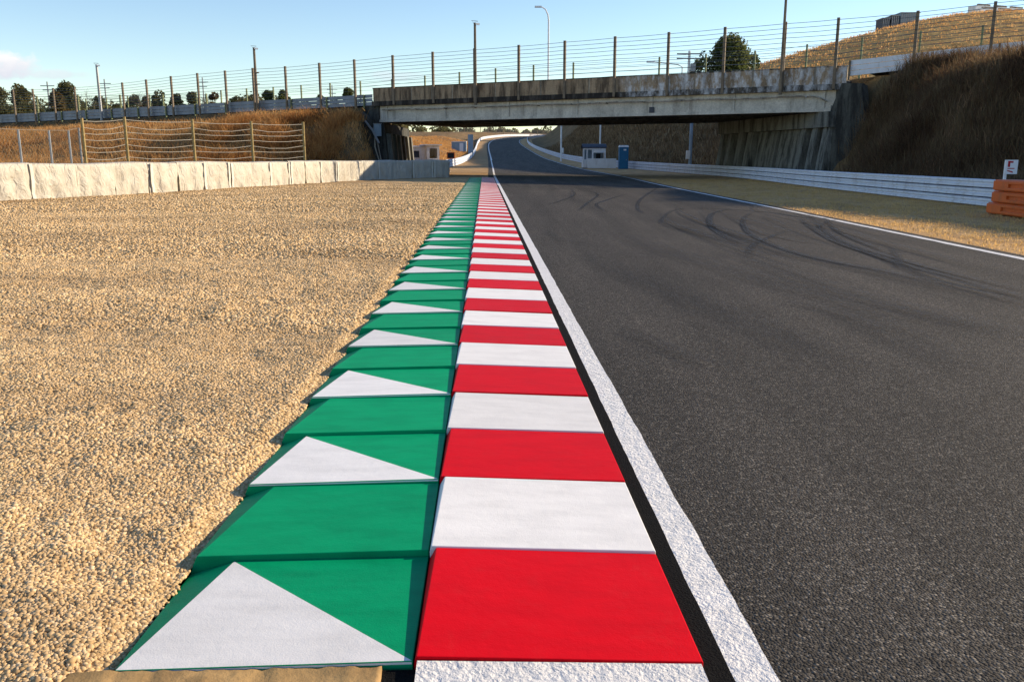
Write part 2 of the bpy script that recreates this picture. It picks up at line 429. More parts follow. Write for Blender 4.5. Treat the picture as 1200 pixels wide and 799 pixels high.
def armx(y): return smooth_interp(y, ARM)
LWALL = [(86,-10.4),(95,-8.6),(108,-7.7),(124,-7.3),(160,-7.6),(195,-8.4),(240,-9.8),(297,-11.4),(340,-11.2),(380,-7.2),(430,.6),(520,25),(600,50)]
def lwx(y): return smooth_interp(y, LWALL)
XL = [(-60,-60),(30,-40),(62,-10.9),(92,-10.9),(100,-10.6),(108,-9.2)]
def floor_l(y): return interp(y, XL) if y < 108 else lwx(y)-1.5
def floor_r(y):
    return armx(y) + interp(y, [(44,1.1),(54,3.6),(72,1.7),(90,1.4)])
UP = [(-120,5.0),(-60,5.15),(-30,5.4),(-12,5.6),(0,6.15),(20,6.3),(28,6.9),(45,7.6),(90,8.5)]
def U(x): return interp(x, UP)
QF = [(-70,-30),(-30,-21),(-20,-15),(-12,-8.5),(-6,-6)]
def qn(x, y): return (y - LM*x - LC)*.876
def hill(x, y):
    dx, dy = x-76, y-142
    k = math.sqrt((dx/(64 if dx < 0 else 110))**2 + (dy/(46 if dy < 0 else 90))**2)
    k = math.sqrt(k*k+.055)-.09
    return 20.6*max(0, 1-k)
def H(x, y):
    z0 = zr(y); fl, fr = floor_l(y), floor_r(y)
    n = noise.noise(Vector((x*.11, y*.11, 3.1)))*.45 + noise.noise(Vector((x*.4, y*.4, 8.1)))*.14
    q = qn(x, y)
    if x < fl:
        w = interp(y, [(60,1.6),(90,1.6),(100,9),(140,14)])
        f = ss((q - interp(x, QF))/(-2.2 - interp(x, QF))) if q < 0 else 1.0
        top = max(U(x) - (1.05 if q < -.6 else 0), z0+2.0)
        k = min(ss((fl-x)/w), f)
        return z0 + (top-z0)*k + n*(1 if k > .02 else 0)*(1 if q < -3 or q > 22 else .15)
    if x > fr:
        w = interp(y, [(48,6.3),(56,2.0),(71,2.2),(76,8),(92,11.5),(130,15.5),(170,19),(260,25)])
        d = x-fr
        base = interp(y, [(8,3.1),(20,3.4),(27,4.0),(33,4.9),(38,5.6),(42,5.5),(48,5.4),(56,6.0),(72,6.0),(80,7.2),(94,9.3)]); base = interp(y, [(94,9.3),(130,12.3),(170,15.5),(260,19.5),(340,23),(480,23)]) if y > 94 else base
        k = ss(d/w)
        far = ss((d-w)/8) if y < 92 else ss((d-w-3)/16)
        top = base + ((max(U(x), base) if y < 92 else U(x)) - base)*far
        if y < 92: top += (max(U(x)-.05, 0) - top)*ss((q+5)/4)*ss((18-q)/2)
        h = z0 + (top-z0)*k + n*k*((1 if y < 60 else .25) if q < -3 or q > 22 else .15)
        if q > 16: h = max(h, (6.1 + hill(x, y)*ss((q-16)/14))*ss((d-w*.4)/(w*.8)))
        return h
    return z0
def mesh_H(x, y):                            # the sheet dips under the road, gravel and verge laid on it
    fl, fr = floor_l(y), floor_r(y)
    h = H(x, y)
    if fl < x < fr: h -= .22*ss((x-fl)/1.0)*ss((fr-x)/1.0)
    return h

def axis(parts):
    o = []
    for a, b, s in parts: o += list(np.arange(a, b, s))
    return o
def build_ground():
    xs = axis([(-1600,-400,120),(-400,-130,18),(-130,-62,4),(-62,44,.9),(44,180,4),(180,420,20),(420,1700,130)])
    ys = axis([(-60,10,5),(10,112,1.0),(112,200,3),(200,340,6),(340,640,12),(640,3200,150)])
    V = np.array([(x, y, mesh_H(x, y)) for y in ys for x in xs]); nx, ny = len(xs), len(ys)
    i = np.arange((nx-1)*(ny-1)); r, c = i//(nx-1), i % (nx-1); b = r*nx+c
    F = np.stack([b, b+1, b+1+nx, b+nx], 1)
    me = fast_mesh('ground', V, F, [MAT['soil'], MAT['hill']], smooth=True)
    cx = V[F].mean(1)
    mi = [1 if (x > 20 and qn(x, y) > 17 and y < 420 and hill(x, y) > .4) else 0 for x, y, z in cx]
    me.polygons.foreach_set('material_index', mi)
    o = link('ground', me); o['kind'] = 'structure'
build_ground()

def sheet(name, ys, left, right, n, zf, mat, kind='structure', parent=None):
    V, F = [], []
    for y in ys:
        a, b = left(y), right(y)
        for i in range(n+1):
            x = a+(b-a)*i/n; V.append((x, y, zf(x, y)))
    for j in range(len(ys)-1):
        for i in range(n): k = j*(n+1)+i; F.append((k, k+1, k+n+2, k+n+1))
    me = fast_mesh(name, np.array(V), np.array(F), mat, smooth=True); o = link(name, me, parent)
    if kind: o['kind'] = kind
    return o

# kerb frame: straight line of the kerb on the ground
KU = Vector((-.0313, 1, 0)).normalized(); KR = Vector((KU.y, -KU.x, 0))
KZ = .04
k_rl = ground(485, 775, KZ); k_rr = ground(828, 775, KZ); k_gl = ground(135, 778, KZ)
def klat(P): return (P - k_rl).dot(KR)
RW = klat(k_rr); GW = -klat(k_gl)                       # widths of the red and green strips
KL = .4795e-3*(CAMZ-KZ)*1000/CP**2                      # length of one block
NB = int(round(63.0/KL)); NB += NB % 2
print('kerb widths', RW, GW, 'block', KL, 'count', NB)
def K(lat, lon, z): p = k_rl + KR*lat + KU*lon; return Vector((p.x, p.y, z))
def kx(y, lat):                                          # x on the kerb line 'lat' at world y
    lon = (y - k_rl.y - KR.y*lat)/KU.y; return k_rl.x + KR.x*lat + KU.x*lon
K_END = k_rl.y + NB*KL*KU.y

road_ys = axis([(-8,70,1.0),(70,150,2.5),(150,300,5),(300,621,8)])
road = sheet('road', road_ys, lambda y: min(kx(y, .06), rl(y)) if y < K_END+1 else rl(y)-.35, lambda y: rr(y)+.25, 14, lambda x, y: zr(y), MAT['asphalt'])

# painted edge lines
gap, lw = .045, .165
lm = MB()
def strip(path_l, path_r, z=.004):
    m = MB()
    for i in range(len(path_l)-1):
        a, b, c, d = path_l[i], path_r[i], path_r[i+1], path_l[i+1]
        m.poly([(*a[:2], a[2]+z), (*b[:2], b[2]+z), (*c[:2], c[2]+z), (*d[:2], d[2]+z)])
    return m
def l_in(y): return kx(y, RW+gap) if y < 60 else kx(60, RW+gap) + (rl(y)-rl(60))
def wob(y, s, a=.006): return a*noise.noise(Vector((y*3.1, s, .5))) + a*.7*noise.noise(Vector((y*11, s, 7.5)))
fine_ys = axis([(-6,12,.06),(12,70,.5)]) + axis([(70,150,2.5),(150,300,5),(300,621,8)])
strip([(l_in(y)+wob(y, 1), y, zr(y)) for y in fine_ys],
      [(l_in(y)+lw*(1 if y < 150 else 1.6)+wob(y, 9), y, zr(y)) for y in fine_ys]).build('edge_line', MAT['linewhite'], road)
strip([(rr(y)-.12+wob(y, 3, .02), y, zr(y)) for y in fine_ys], [(rr(y)+.03+wob(y, 5, .02), y, zr(y)) for y in fine_ys]).build('edge_line', MAT['linewhite'], road)
# black bitumen joint between kerb and line, and the painted apron in front of the kerb
strip([(kx(y, RW-.06), y, 0) for y in fine_ys if y < K_END], [(kx(y, RW+gap+.03)+wob(y, 2, .004), y, 0) for y in fine_ys if y < K_END], .002).build('bitumen_joint', MAT['blackgap'], road)
m = MB(); m.hexa([K(0.01,-1.3,-.1), K(RW-.008,-1.3,-.1), K(RW-.008,-.001,-.1), K(0.01,-.001,-.1), K(0.01,-1.3,.012), K(RW-.008,-1.3,.008), K(RW-.008,-.001,.016), K(0.01,-.001,.045)])
m.build('painted_apron', MAT['linewhite'], road)

# tyre marks
def skid(pts, w, a, zi):
    P = [ground(640+x/2.143, 200+y/2.143) for x, y in pts]
    Q = []
    for i in range(len(P)-1):                         # Catmull-Rom
        p0, p1, p2, p3 = P[max(i-1,0)], P[i], P[i+1], P[min(i+2, len(P)-1)]
        for k in range(8):
            t = k/8; Q.append(.5*((2*p1)+(p2-p0)*t+(2*p0-5*p1+4*p2-p3)*t*t+(3*p1-p0-3*p2+p3)*t**3))
    Q.append(P[-1]); V, F, A = [], [], []
    n = len(Q)
    for i, p in enumerate(Q):
        t = (Q[min(i+1,n-1)]-Q[max(i-1,0)]).normalized(); o = Vector((-t.y, t.x, 0))
        e = min(1, 4*i/n, 4*(n-1-i)/n)
        for u, f in ((-1,0),(-.6,1),(0,.75),(.6,1),(1,0)):
            V.append((p.x+o.x*u*w/2, p.y+o.y*u*w/2, .003+zi*.0012)); A.append(a*e*f)
    for i in range(n-1):
        for k in range(4): b = i*5+k; F.append((b, b+1, b+6, b+5))
    o = link('skid_mark', fast_mesh('skid_mark', np.array(V), np.array(F), MAT['rubber'], np.array(A)), road)
SK = [([(60,45),(72,60),(40,75),(0,87)],.22,.5),([(100,50),(130,60),(100,85),(80,102)],.22,.55),([(205,58),(150,75),(126,86),(155,106)],.24,.6),
 ([(285,40),(240,70),(230,95),(247,108)],.24,.6),([(345,94),(312,104),(290,124),(285,136)],.2,.4),([(325,97),(420,96),(560,105),(640,117),(745,122)],.22,.7),
 ([(470,95),(420,108),(413,135),(440,160),(490,185)],.3,.75),([(380,98),(420,140),(470,165),(560,190)],.2,.4),
 ([(530,100),(500,118),(500,145),(540,175),(620,205),(720,230),(860,255),(1000,290)],.24,.7),
 ([(630,112),(660,138),(720,175),(800,205),(900,237),(1050,277),(1240,335)],.26,.8),([(700,118),(730,150),(790,180),(885,217)],.22,.6),
 ([(655,105),(700,150),(760,185),(880,222),(1000,255),(1240,312)],.26,.75),([(745,122),(712,128),(690,140),(680,150)],.2,.4),
 ([(610,150),(560,170),(520,192),(510,222)],.22,.4),([(870,190),(886,218),(884,252)],.24,.4),([(440,105),(520,150),(600,172),(720,190)],.2,.4),
 ([(700,160),(830,215),(960,270),(1100,310),(1240,350)],.22,.35),([(0,150),(40,175),(120,190)],.2,.2),([(560,330),(700,350),(900,420)],.3,.14),
 ([(180,395),(320,455),(430,500)],.3,.22),([(860,220),(1000,275),(1240,325)],.2,.5),([(64,52),(66,64),(72,80)],.2,.35)]
for (pts_, w_, a_) in (([(120,140),(420,240),(760,330),(1240,430)],1.0,.16),([(60,200),(300,300),(600,420),(760,510)],.9,.15),([(420,190),(700,290),(1000,370),(1240,420)],.8,.18),([(700,330),(900,420),(1080,520)],.9,.14),([(240,120),(560,200),(900,270),(1240,345)],.8,.2)):
    SK.append((pts_, w_, a_))
for k in range(16):
    x0, y0 = R.uniform(280, 760), R.uniform(88, 135); ln = R.uniform(120, 420); sl = R.uniform(.28, .42); hook = R.uniform(-30, 30)
    SK.append(([(x0-hook*.5, y0-8), (x0, y0+R.uniform(4,14)), (x0+ln*.35, y0+ln*.35*sl*1.25), (x0+ln*.7, y0+ln*.7*sl*1.05), (x0+ln, y0+ln*sl)], .17, R.uniform(.12, .4)))
for i, (p, w, a) in enumerate(SK): skid(p, w*.62, min(.95, a*1.35), i)

# ------------------------------------------------------------------ kerb
kroot = thing('kerb', 'red and white and green painted sawtooth concrete kerb running along the track edge', 'kerb', tuple(K(0, 0, 0)), rz=math.atan2(KU.y, KU.x)-math.pi/2)
zb = -.14
def red_block(mat, name):
    m = MB(); e = .004; c = .026
    nl, nr, fl, fr = .056, .020, .052, .012
    N0, N1, F1, F0 = (.006,e,nl), (RW,e,nr), (RW,KL,fr), (c,KL,fl)
    b0, b1, b2, b3 = (0,e,zb), (RW,e,zb), (RW,KL,zb), (0,KL,zb); g0, g1 = (0,e,.030), (0,KL,.006)
    for q in ((N0,N1,F1,F0), (g0,N0,F0,g1), (b0,g0,g1,b3), (b0,b1,N1,N0,g0), (b1,b2,F1,N1), (b2,b3,g1,F0,F1)): m.poly(q)
    return m.mesh(name, MAT[mat])
def green_block(tri, name, deep=0.0):
    m = MB(); W = GW; e = .004; g = .004
    nl = .026; nr = .042; fr = .024-deep*.3; cz = .015-deep*.3; ez = -.040-deep*.25; ex = -W-.028
    dx = .12+deep*.9
    a = (-W, e, nl); b = (-g, e, nr); c = (-g, KL, fr); d = (-W+dx, KL, cz); f = (ex, KL, ez); a0 = (ex, e, ez)
    ab, bb_, cb, fb = (ex,e,zb), (-g,e,zb), (-g,KL,zb), (ex,KL,zb)
    if tri: m.mi = 1; m.poly([a, b, d]); m.mi = 0; m.poly([b, c, d])
    else: m.poly([a, b, c, d])
    m.poly([a, d, f]); m.poly([a0, a, f])                    # flank sloping down to the gravel
    am, bm = (-W, e, nl-.009), (-g, e, nr-.011)              # the paint of the triangle laps a little way down the step
    m.mi = 1 if tri else 0; m.poly([am, bm, b, a]); m.mi = 0; m.poly([ab, bb_, bm, am, a0]); m.poly([a0, am, a])
    m.poly([bb_, cb, c, b, bm]); m.poly([cb, fb, f, d, c]); m.poly([fb, ab, a0, f])
    return m.mesh(name, [MAT['green'], MAT['white']])
import bmesh
def soften(me, w=.004):
    bm = bmesh.new(); bm.from_mesh(me); bmesh.ops.remove_doubles(bm, verts=bm.verts, dist=1e-5); bmesh.ops.recalc_face_normals(bm, faces=bm.faces)
    ed = [e for e in bm.edges if len(e.link_faces) == 2 and e.calc_face_angle(0) > .35 and max(v.co.z for v in e.verts) > -.03]
    bmesh.ops.bevel(bm, geom=ed, offset=w, segments=2, profile=.5, affect='EDGES', clamp_overlap=True); bm.to_mesh(me); bm.free(); return me
MR, MW = red_block('red', 'red_kerb_block'), red_block('white', 'white_kerb_block')
MG, MT, MT0 = green_block(False, 'green_kerb_block'), green_block(True, 'green_white_kerb_block'), green_block(True, 'green_white_kerb_block', .03)
for me in (MR, MW, MG, MT, MT0): soften(me)
for i in range(NB):
    y = i*KL; j = lambda a: R.uniform(-a, a)
    o = link('red_block' if i % 2 == 0 else 'white_block', MR if i % 2 == 0 else MW, kroot, (0, y, j(.0018))); o.rotation_euler = (j(.002), j(.0015), 0)
    me = MT0 if i == 0 else (MT if i % 2 == 0 else MG)
    o = link('triangle_block' if i % 2 == 0 else 'green_block', me, kroot, (0, y, j(.0018))); o.rotation_euler = (j(.0025), j(.002), 0)
# rough mortar in front of the green end of the kerb
m = MB(); nxm, nym = 60, 26; b0 = len(m.v)
for j in range(nym+1):
    for i in range(nxm+1):
        x = -GW-.16 + (GW+.085)*i/nxm; y = -1.3 + 1.3*j/nym
        z = .026 - .02*(1-j/nym) + .012*noise.noise(Vector((x*7, y*9, 1))) + .006*noise.noise(Vector((x*30, y*30, 4)))
        if i == 0 or i == nxm: z -= .15
        m.v.append((x + .012*noise.noise(Vector((y*14, i*.01, 2))), y-.001, z))
for j in range(nym):
    for i in range(nxm): k = j*(nxm+1)+i; m.face((k, k+1, k+nxm+2, k+nxm+1))
m.build('mortar_bed', MAT['mortar'], kroot, True)
MB().box((-.045,-.66,-.04),(.10,1.3,.12)).build('bitumen_fill', MAT['blackgap'], kroot)

# ------------------------------------------------------------------ gravel
DIMP = {}
for _ in range(120):
    yy_ = 1.8+R.random()**1.3*20; xx_ = kx(yy_, -GW)-.15-R.random()*(.62*yy_+1.0); rad_ = R.uniform(.05,.16)*(1+yy_*.05)
    d_ = (xx_, yy_, rad_, R.uniform(.3,1.0)*.013*(1+yy_*.03), R.uniform(0,3.14), R.uniform(1.0,2.6))
    for ix in range(int((xx_-.8)//1), int((xx_+.8)//1)+1):
        for iy in range(int((yy_-.8)//1), int((yy_+.8)//1)+1): DIMP.setdefault((ix, iy), []).append(d_)
def gz(x, y):
    z = gz0(x, y)
    for (a, b, r_, dp, an, asp) in DIMP.get((int(x//1), int(y//1)), ()):
        u = ((x-a)*math.cos(an)+(y-b)*math.sin(an))/asp; v = -(x-a)*math.sin(an)+(y-b)*math.cos(an); q = (u*u+v*v)/(r_*r_)
        if q < 4: z -= dp*math.exp(-q*1.6) - dp*.55*math.exp(-(math.sqrt(q)-1.45)**2*6)
    return z
def gz0(x, y):
    dk = kx(y, -GW) - x
    z = -.024 + .030*ss((dk-.03)/.14) + .020*ss(dk/1.5)
    z += .030*noise.noise(Vector((x*.7, y*.7, 1.3))) + .020*noise.noise(Vector((x*2.1, y*2.1, 5.2)))*ss(dk/.5)
    z += .012*noise.noise(Vector((x*6, y*6, 9.2)))*ss(dk/.4)
    rut = math.sin((x*.55+y*.83)*1.35 + 2*noise.noise(Vector((x*.25, y*.25, 0))))
    z += .018*max(0, rut)**3*ss((noise.noise(Vector((x*.2, y*.2, 20)))+.2)*2)*ss(dk/.6)
    return z
TB = [(-19.6,24.0),(-18.1,29.3),(-16.5,33.5),(-14.6,39.6),(-13.0,45.4),(-11.3,52.2),(-9.7,58.0),(-7.6,61.9),(-4.6,65.6)]   # foot of the tyre wall
def tbx(y): return interp(y, [(b, a) for a, b in TB])
gl = lambda y: (tbx(y)-2.0 if y > 24 else -19.6-2-(24-y)*.35)
sheet('gravel_bed', axis([(-5,12,.09),(12,24,.3),(24,67,.8)]), lambda y: max(gl(y), -1.25*max(y,0)-7 if y < 12 else -1e9), lambda y: kx(y, -GW-.03), 110, gz, MAT['gravel'])
sheet('gravel_verge', axis([(66,150,2),(150,300,5),(300,605,9)]), lambda y: (lwx(y)-.6 if y > 86 else interp(y, [(66,-7.5),(86,-10.8)])), lambda y: rl(y)-.2, 4, lambda x, y: zr(y)-.012, MAT['gravel'])
sheet('grass_verge', axis([(-8,60,.7),(60,150,2),(150,300,5),(300,605,9)]), lambda y: rr(y)+.12, lambda y: armx(y)+1.6, 12,
      lambda x, y: zr(y)-.006+.03*noise.noise(Vector((x*.8, y*.5, 2)))*ss((x-rr(y)-.12)/.6), MAT['turf'])

def stones():
    protos = bpy.data.collections.new('stone_shapes')
    for k in range(6):
        rr_ = random.Random(50+k); V = []
        import itertools
        phi = (1+5**.5)/2
        ico = [(-1,phi,0),(1,phi,0),(-1,-phi,0),(1,-phi,0),(0,-1,phi),(0,1,phi),(0,-1,-phi),(0,1,-phi),(phi,0,-1),(phi,0,1),(-phi,0,-1),(-phi,0,1)]
        F = [(0,11,5),(0,5,1),(0,1,7),(0,7,10),(0,10,11),(1,5,9),(5,11,4),(11,10,2),(10,7,6),(7,1,8),(3,9,4),(3,4,2),(3,2,6),(3,6,8),(3,8,9),(4,9,5),(2,4,11),(6,2,10),(8,6,7),(9,8,1)]
        sx, sy, sz = rr_.uniform(.8,1.35), rr_.uniform(.7,1.0), rr_.uniform(.5,.8)
        for v in ico:
            f = rr_.uniform(.75,1.2)/1.9; V.append((v[0]*f*sx, v[1]*f*sy, v[2]*f*sz))
        me = fast_mesh('stone', np.array(V), np.array(F), MAT['stone']); o = bpy.data.objects.new('stone', me); protos.objects.link(o)
    P, Sc, Ro, To, Ix = [], [], [], [], []
    def add(y0, y1, dens, s0, s1, xmin):
        n = 0; area_n = int((y1-y0)*30*dens)
        ys_ = rng.uniform(y0, y1, area_n); us = rng.uniform(-30, 0, area_n)
        for y, u in zip(ys_, us):
            edge = kx(y, -GW); x = edge + u - .030 + .012*R.random()
            if x < xmin(y) or (y < k_gl.y and x > kx(y, -GW-.13)): continue
            s = s0*(s1/s0)**(R.random()**1.6)
            s *= 1.35 if R.random() < .012 else 1.0; P.append((x, y, gz(x, y)+s*.06)); Sc.append(s)
    add(1.2, 4.0, 14000, .0065, .0145, lambda y: -.66*y-2.4)
    add(4.0, 7.5, 8000, .008, .0165, lambda y: -.64*y-2.4)
    add(7.5, 13.0, 2600, .011, .022, lambda y: -.63*y-2.4)
    add(13.0, 24.0, 520, .016, .034, lambda y: -.62*y-2.4)
    add(24.0, 50.0, 130, .022, .05, lambda y: max(-.62*y-2.4, tbx(y)+.1))
    n = len(P); print('stones', n)
    me = bpy.data.meshes.new('gravel_stones'); me.vertices.add(n); me.vertices.foreach_set('co', np.array(P, dtype=np.float32).ravel())
    a = me.attributes.new('sc', 'FLOAT', 'POINT'); a.data.foreach_set('value', np.array(Sc, dtype=np.float32))
    a = me.attributes.new('rot', 'FLOAT_VECTOR', 'POINT'); a.data.foreach_set('vector', np.stack([rng.uniform(-.35,.35,n), rng.uniform(-.35,.35,n), rng.uniform(0,6.28,n)], 1).astype(np.float32).ravel())
    a = me.attributes.new('tone', 'FLOAT', 'POINT'); a.data.foreach_set('value', rng.beta(2.0,1.7,n).astype(np.float32))
    a = me.attributes.new('ix', 'INT', 'POINT'); a.data.foreach_set('value', rng.integers(0,6,n).astype(np.int32))
    o = link('gravel_stones', me); o['kind'] = 'stuff'; tag(o, 'loose tan gravel stones of the run-off beside the green kerb', 'gravel')
    g = bpy.data.node_groups.new('gravel_stones', 'GeometryNodeTree')
    g.interface.new_socket('Geometry', in_out='INPUT', socket_type='NodeSocketGeometry'); g.interface.new_socket('Geometry', in_out='OUTPUT', socket_type='NodeSocketGeometry')
    gi, go = g.nodes.new('NodeGroupInput'), g.nodes.new('NodeGroupOutput')
    ins = g.nodes.new('GeometryNodeInstanceOnPoints'); ci = g.nodes.new('GeometryNodeCollectionInfo')
    ci.inputs['Collection'].default_value = protos; ci.inputs['Separate Children'].default_value = True; ci.inputs['Reset Children'].default_value = True
    def att(nm, ty):
        x = g.nodes.new('GeometryNodeInputNamedAttribute'); x.data_type = ty; x.inputs['Name'].default_value = nm; return x.outputs['Attribute']
    ins.inputs['Pick Instance'].default_value = True
    g.links.new(gi.outputs[0], ins.inputs['Points']); g.links.new(ci.outputs[0], ins.inputs['Instance'])
    g.links.new(att('ix', 'INT'), ins.inputs['Instance Index']); g.links.new(att('sc', 'FLOAT'), ins.inputs['Scale'])
    e2r = g.nodes.new('FunctionNodeEulerToRotation'); g.links.new(att('rot', 'FLOAT_VECTOR'), e2r.inputs[0]); g.links.new(e2r.outputs[0], ins.inputs['Rotation'])
    g.links.new(ins.outputs[0], go.inputs[0])
    md = o.modifiers.new('stones', 'NODES'); md.node_group = g
stones()

# ------------------------------------------------------------------ overpass
A = Vector((.8758, -.4826, 0)); NN = Vector((.4826, .8758, 0))     # along the bridge (to the east), away from the camera
def B(s, n, z): p = Vector((0, LC, 0)) + A*s + NN*n; return Vector((p.x, p.y, z))
def s_of(px, py=100):
    return (onL(px, py) - Vector((0, LC, 0))).dot(A)
BR = math.atan2(A.y, A.x)
def bbox(m, s0, s1, n0, n1, z0, z1):
    return m.hexa([B(s0,n0,z0), B(s1,n0,z0), B(s1,n1,z0), B(s0,n1,z0), B(s0,n0,z1), B(s1,n0,z1), B(s1,n1,z1), B(s0,n1,z1)])
SL, SR = s_of(436), s_of(992)
BW = 15.6
print('bridge s', SL, SR, 'ztop', onL(436,107).z, onL(990,80).z, 'girder', onL(455,146).z, onL(978,129).z)
bridge = thing('overpass_bridge', 'weathered concrete overpass bridge crossing above the track', 'bridge', tuple(B(0, 0, 0)))
binv = Vector(B(0, 0, 0))
def bb(m, name, mat, smooth=False, parent=bridge):
    m.v = [tuple(Vector(v)-binv) for v in m.v]; return m.build(name, MAT[mat], parent, smooth)
ZT, ZP, ZLb, ZG = 7.05, 5.98, 5.62, 4.36
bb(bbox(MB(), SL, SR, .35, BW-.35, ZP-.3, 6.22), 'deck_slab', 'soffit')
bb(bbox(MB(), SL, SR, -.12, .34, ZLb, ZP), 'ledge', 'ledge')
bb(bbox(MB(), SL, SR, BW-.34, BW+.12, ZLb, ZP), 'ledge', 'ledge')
bb(bbox(MB(), SL+.02, SR-.02, .075, .24, ZP+.002, ZT-.05), 'parapet_core', 'joint')
bb(bbox(MB(), SL+.02, SR-.02, BW-.24, BW-.075, ZP+.002, ZT-.05), 'parapet_core', 'joint')
bb(bbox(MB(), SL-.02, SR+.02, .03, .29, ZT-.05, ZT+.01), 'coping', 'ledge')
np_ = int((SR-SL)/1.86); pw = (SR-SL)/np_
for i in range(np_):
    o = bb(bbox(MB(), SL+i*pw+.055, SL+(i+1)*pw-.055, .05, .27, ZP+.004, ZT-.052), 'parapet_panel', 'parapet')
m = MB(); bbox(m, SL, SR, BW-.27, BW-.05, ZP+.004, ZT); bb(m, 'rear_parapet', 'parapet')
# edge girder with end blocks and stiffeners, inner girders, service pipe
bb(bbox(MB(), SL+.55, SR-.6, .22, .62, ZG, ZLb), 'edge_girder', 'girder')
bb(bbox(MB(), SL+.55, SR-.6, .12, .72, ZG-.03, ZG+.16), 'girder_flange', 'girder')
for k in range(7):
    s = SL+1.2+(SR-SL-2.6)*k/6; bb(bbox(MB(), s, s+.16, .14, .22, ZG+.16, ZLb-.01), 'stiffener', 'girder')
for k in range(1, 6):
    n = .3+k*(BW-.9)/5.0; bb(bbox(MB(), SL+.55, SR-.6, n, n+.45, ZG, ZP-.31), 'girder', 'soffit')
zp = ZLb-.32
bb(MB().tube([B(SL+1.0, -.02, zp)]+[B(SL+1+(SR-SL-3.2)*i/20, -.02, zp+.03*math.sin(i*1.7)) for i in range(1,21)]+[B(SR-1.6, .02, zp-.1), B(SR-1.1,.1,zp-.35)], .05, 6), 'service_pipe', 'joint')
for k in range(13):
    s = SL+1.6+(SR-SL-4)*k/12; bb(bbox(MB(), s, s+.07, -.06, .2, zp-.07, zp+.02), 'pipe_bracket', 'ledge')
p = onL(763, 129); s = (p-Vector((0,LC,0))).dot(A); bb(bbox(MB(), s-.18, s+.18, .1, .13, p.z-.2, p.z+.2), 'number_plate', 'roofdark')
# abutments, parallel to the lower road
def wall_between(m, P, Q, t, z0, z1, batter=0.0):
    d = (Q-P).normalized(); o = Vector((-d.y, d.x, 0))       # left of travel = solid side
    m.hexa([P-o*batter+Vector((0,0,z0)), Q-o*batter+Vector((0,0,z0)), Q+o*t+Vector((0,0,z0)), P+o*t+Vector((0,0,z0)),
            P+Vector((0,0,z1)), Q+Vector((0,0,z1)), Q+o*t+Vector((0,0,z1)), P+o*t+Vector((0,0,z1))]); return m
PL0, PL1 = Vector((-10.6, 72.6, 0)), Vector((-10.6, 90.2, 0))
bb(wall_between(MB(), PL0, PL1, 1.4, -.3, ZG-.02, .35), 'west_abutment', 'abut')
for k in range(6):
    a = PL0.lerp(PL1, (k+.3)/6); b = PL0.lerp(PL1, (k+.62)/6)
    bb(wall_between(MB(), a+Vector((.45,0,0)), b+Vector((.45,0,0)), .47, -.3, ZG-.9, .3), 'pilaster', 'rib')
bb(bbox(MB(), SL-.9, SL+.54, .1, BW-.2, ZG-.02, ZP-.31), 'bearing_block', 'abut')
PR0, PR1 = Vector((20.6, 55.0, 0)), Vector((18.0, 72.8, 0))
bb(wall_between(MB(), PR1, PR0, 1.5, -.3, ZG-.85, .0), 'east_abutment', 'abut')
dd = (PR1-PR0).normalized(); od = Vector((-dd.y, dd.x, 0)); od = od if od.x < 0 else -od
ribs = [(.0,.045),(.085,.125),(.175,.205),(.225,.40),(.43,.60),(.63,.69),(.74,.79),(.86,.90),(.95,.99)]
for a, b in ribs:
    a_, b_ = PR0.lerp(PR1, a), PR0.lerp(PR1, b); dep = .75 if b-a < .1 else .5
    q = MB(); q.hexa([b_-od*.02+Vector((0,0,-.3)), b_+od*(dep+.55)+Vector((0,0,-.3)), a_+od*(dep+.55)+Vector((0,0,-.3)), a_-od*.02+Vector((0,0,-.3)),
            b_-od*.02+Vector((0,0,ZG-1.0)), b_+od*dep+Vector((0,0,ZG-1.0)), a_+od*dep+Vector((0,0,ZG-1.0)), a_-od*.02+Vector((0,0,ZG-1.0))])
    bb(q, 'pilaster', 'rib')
q = MB(); e0, e1 = PR0-dd*.12, PR0.lerp(PR1, 1.0)
q.hexa([e0+od*.95+Vector((0,0,ZG-1.0)), e0-od*1.5+Vector((0,0,ZG-1.0)), e1-od*1.5+Vector((0,0,ZG-1.0)), e1+od*.95+Vector((0,0,ZG-1.0)),
        e0+od*.95+Vector((0,0,ZG-.05)), e0-od*1.5+Vector((0,0,ZG-.05)), e1-od*1.5+Vector((0,0,ZG-.05)), e1+od*.95+Vector((0,0,ZG-.05))])
bb(q, 'cap_beam', 'rib')
bb(bbox(MB(), SR-.85, SR-.5, .1, .8, ZG-.04, ZG+.34), 'bearing', 'rib')
# wing walls: sloping concrete on either side
def wing(pts, t, name):
    q = MB(); n = len(pts); d = (pts[1]-pts[0]); d.z = 0; d.normalize(); o = Vector((-d.y, d.x, 0))*t
    q.poly(pts); q.poly([p+o for p in pts][::-1])
    for i in range(n): j = (i+1) % n; q.poly([pts[j], pts[i], pts[i]+o, pts[j]+o])
    return bb(q, name, 'abut')
wing([B(SR-.9, -.4, -.3), B(SR+1.0, -.9, -.3), B(SR+1.0, -.9, 5.9), B(SR-.2, -.55, ZP), B(SR-.9, -.4, ZG-.4)], .5, 'wing_wall')
wing([B(SR+1.0, -.95, -.3), B(SR+3.9, -3.0, -.3), B(SR+3.5, -2.7, 1.5), B(SR+1.6, -1.4, 2.6), B(SR+1.0, -.95, 5.8)], .5, 'wing_wall')
wing([B(SL-2.6, -1.3, -.3), B(SL+.2, -.4, -.3), B(SL+.2, -.4, ZG+.2), B(SL-.6, -.7, 5.2), B(SL-2.6, -1.3, 4.2)], .5, 'wing_wall')
bb(bbox(MB(), SR-.59, SR+.9, .05, BW-.05, ZG-.2, ZP-.02), 'end_block', 'abut')
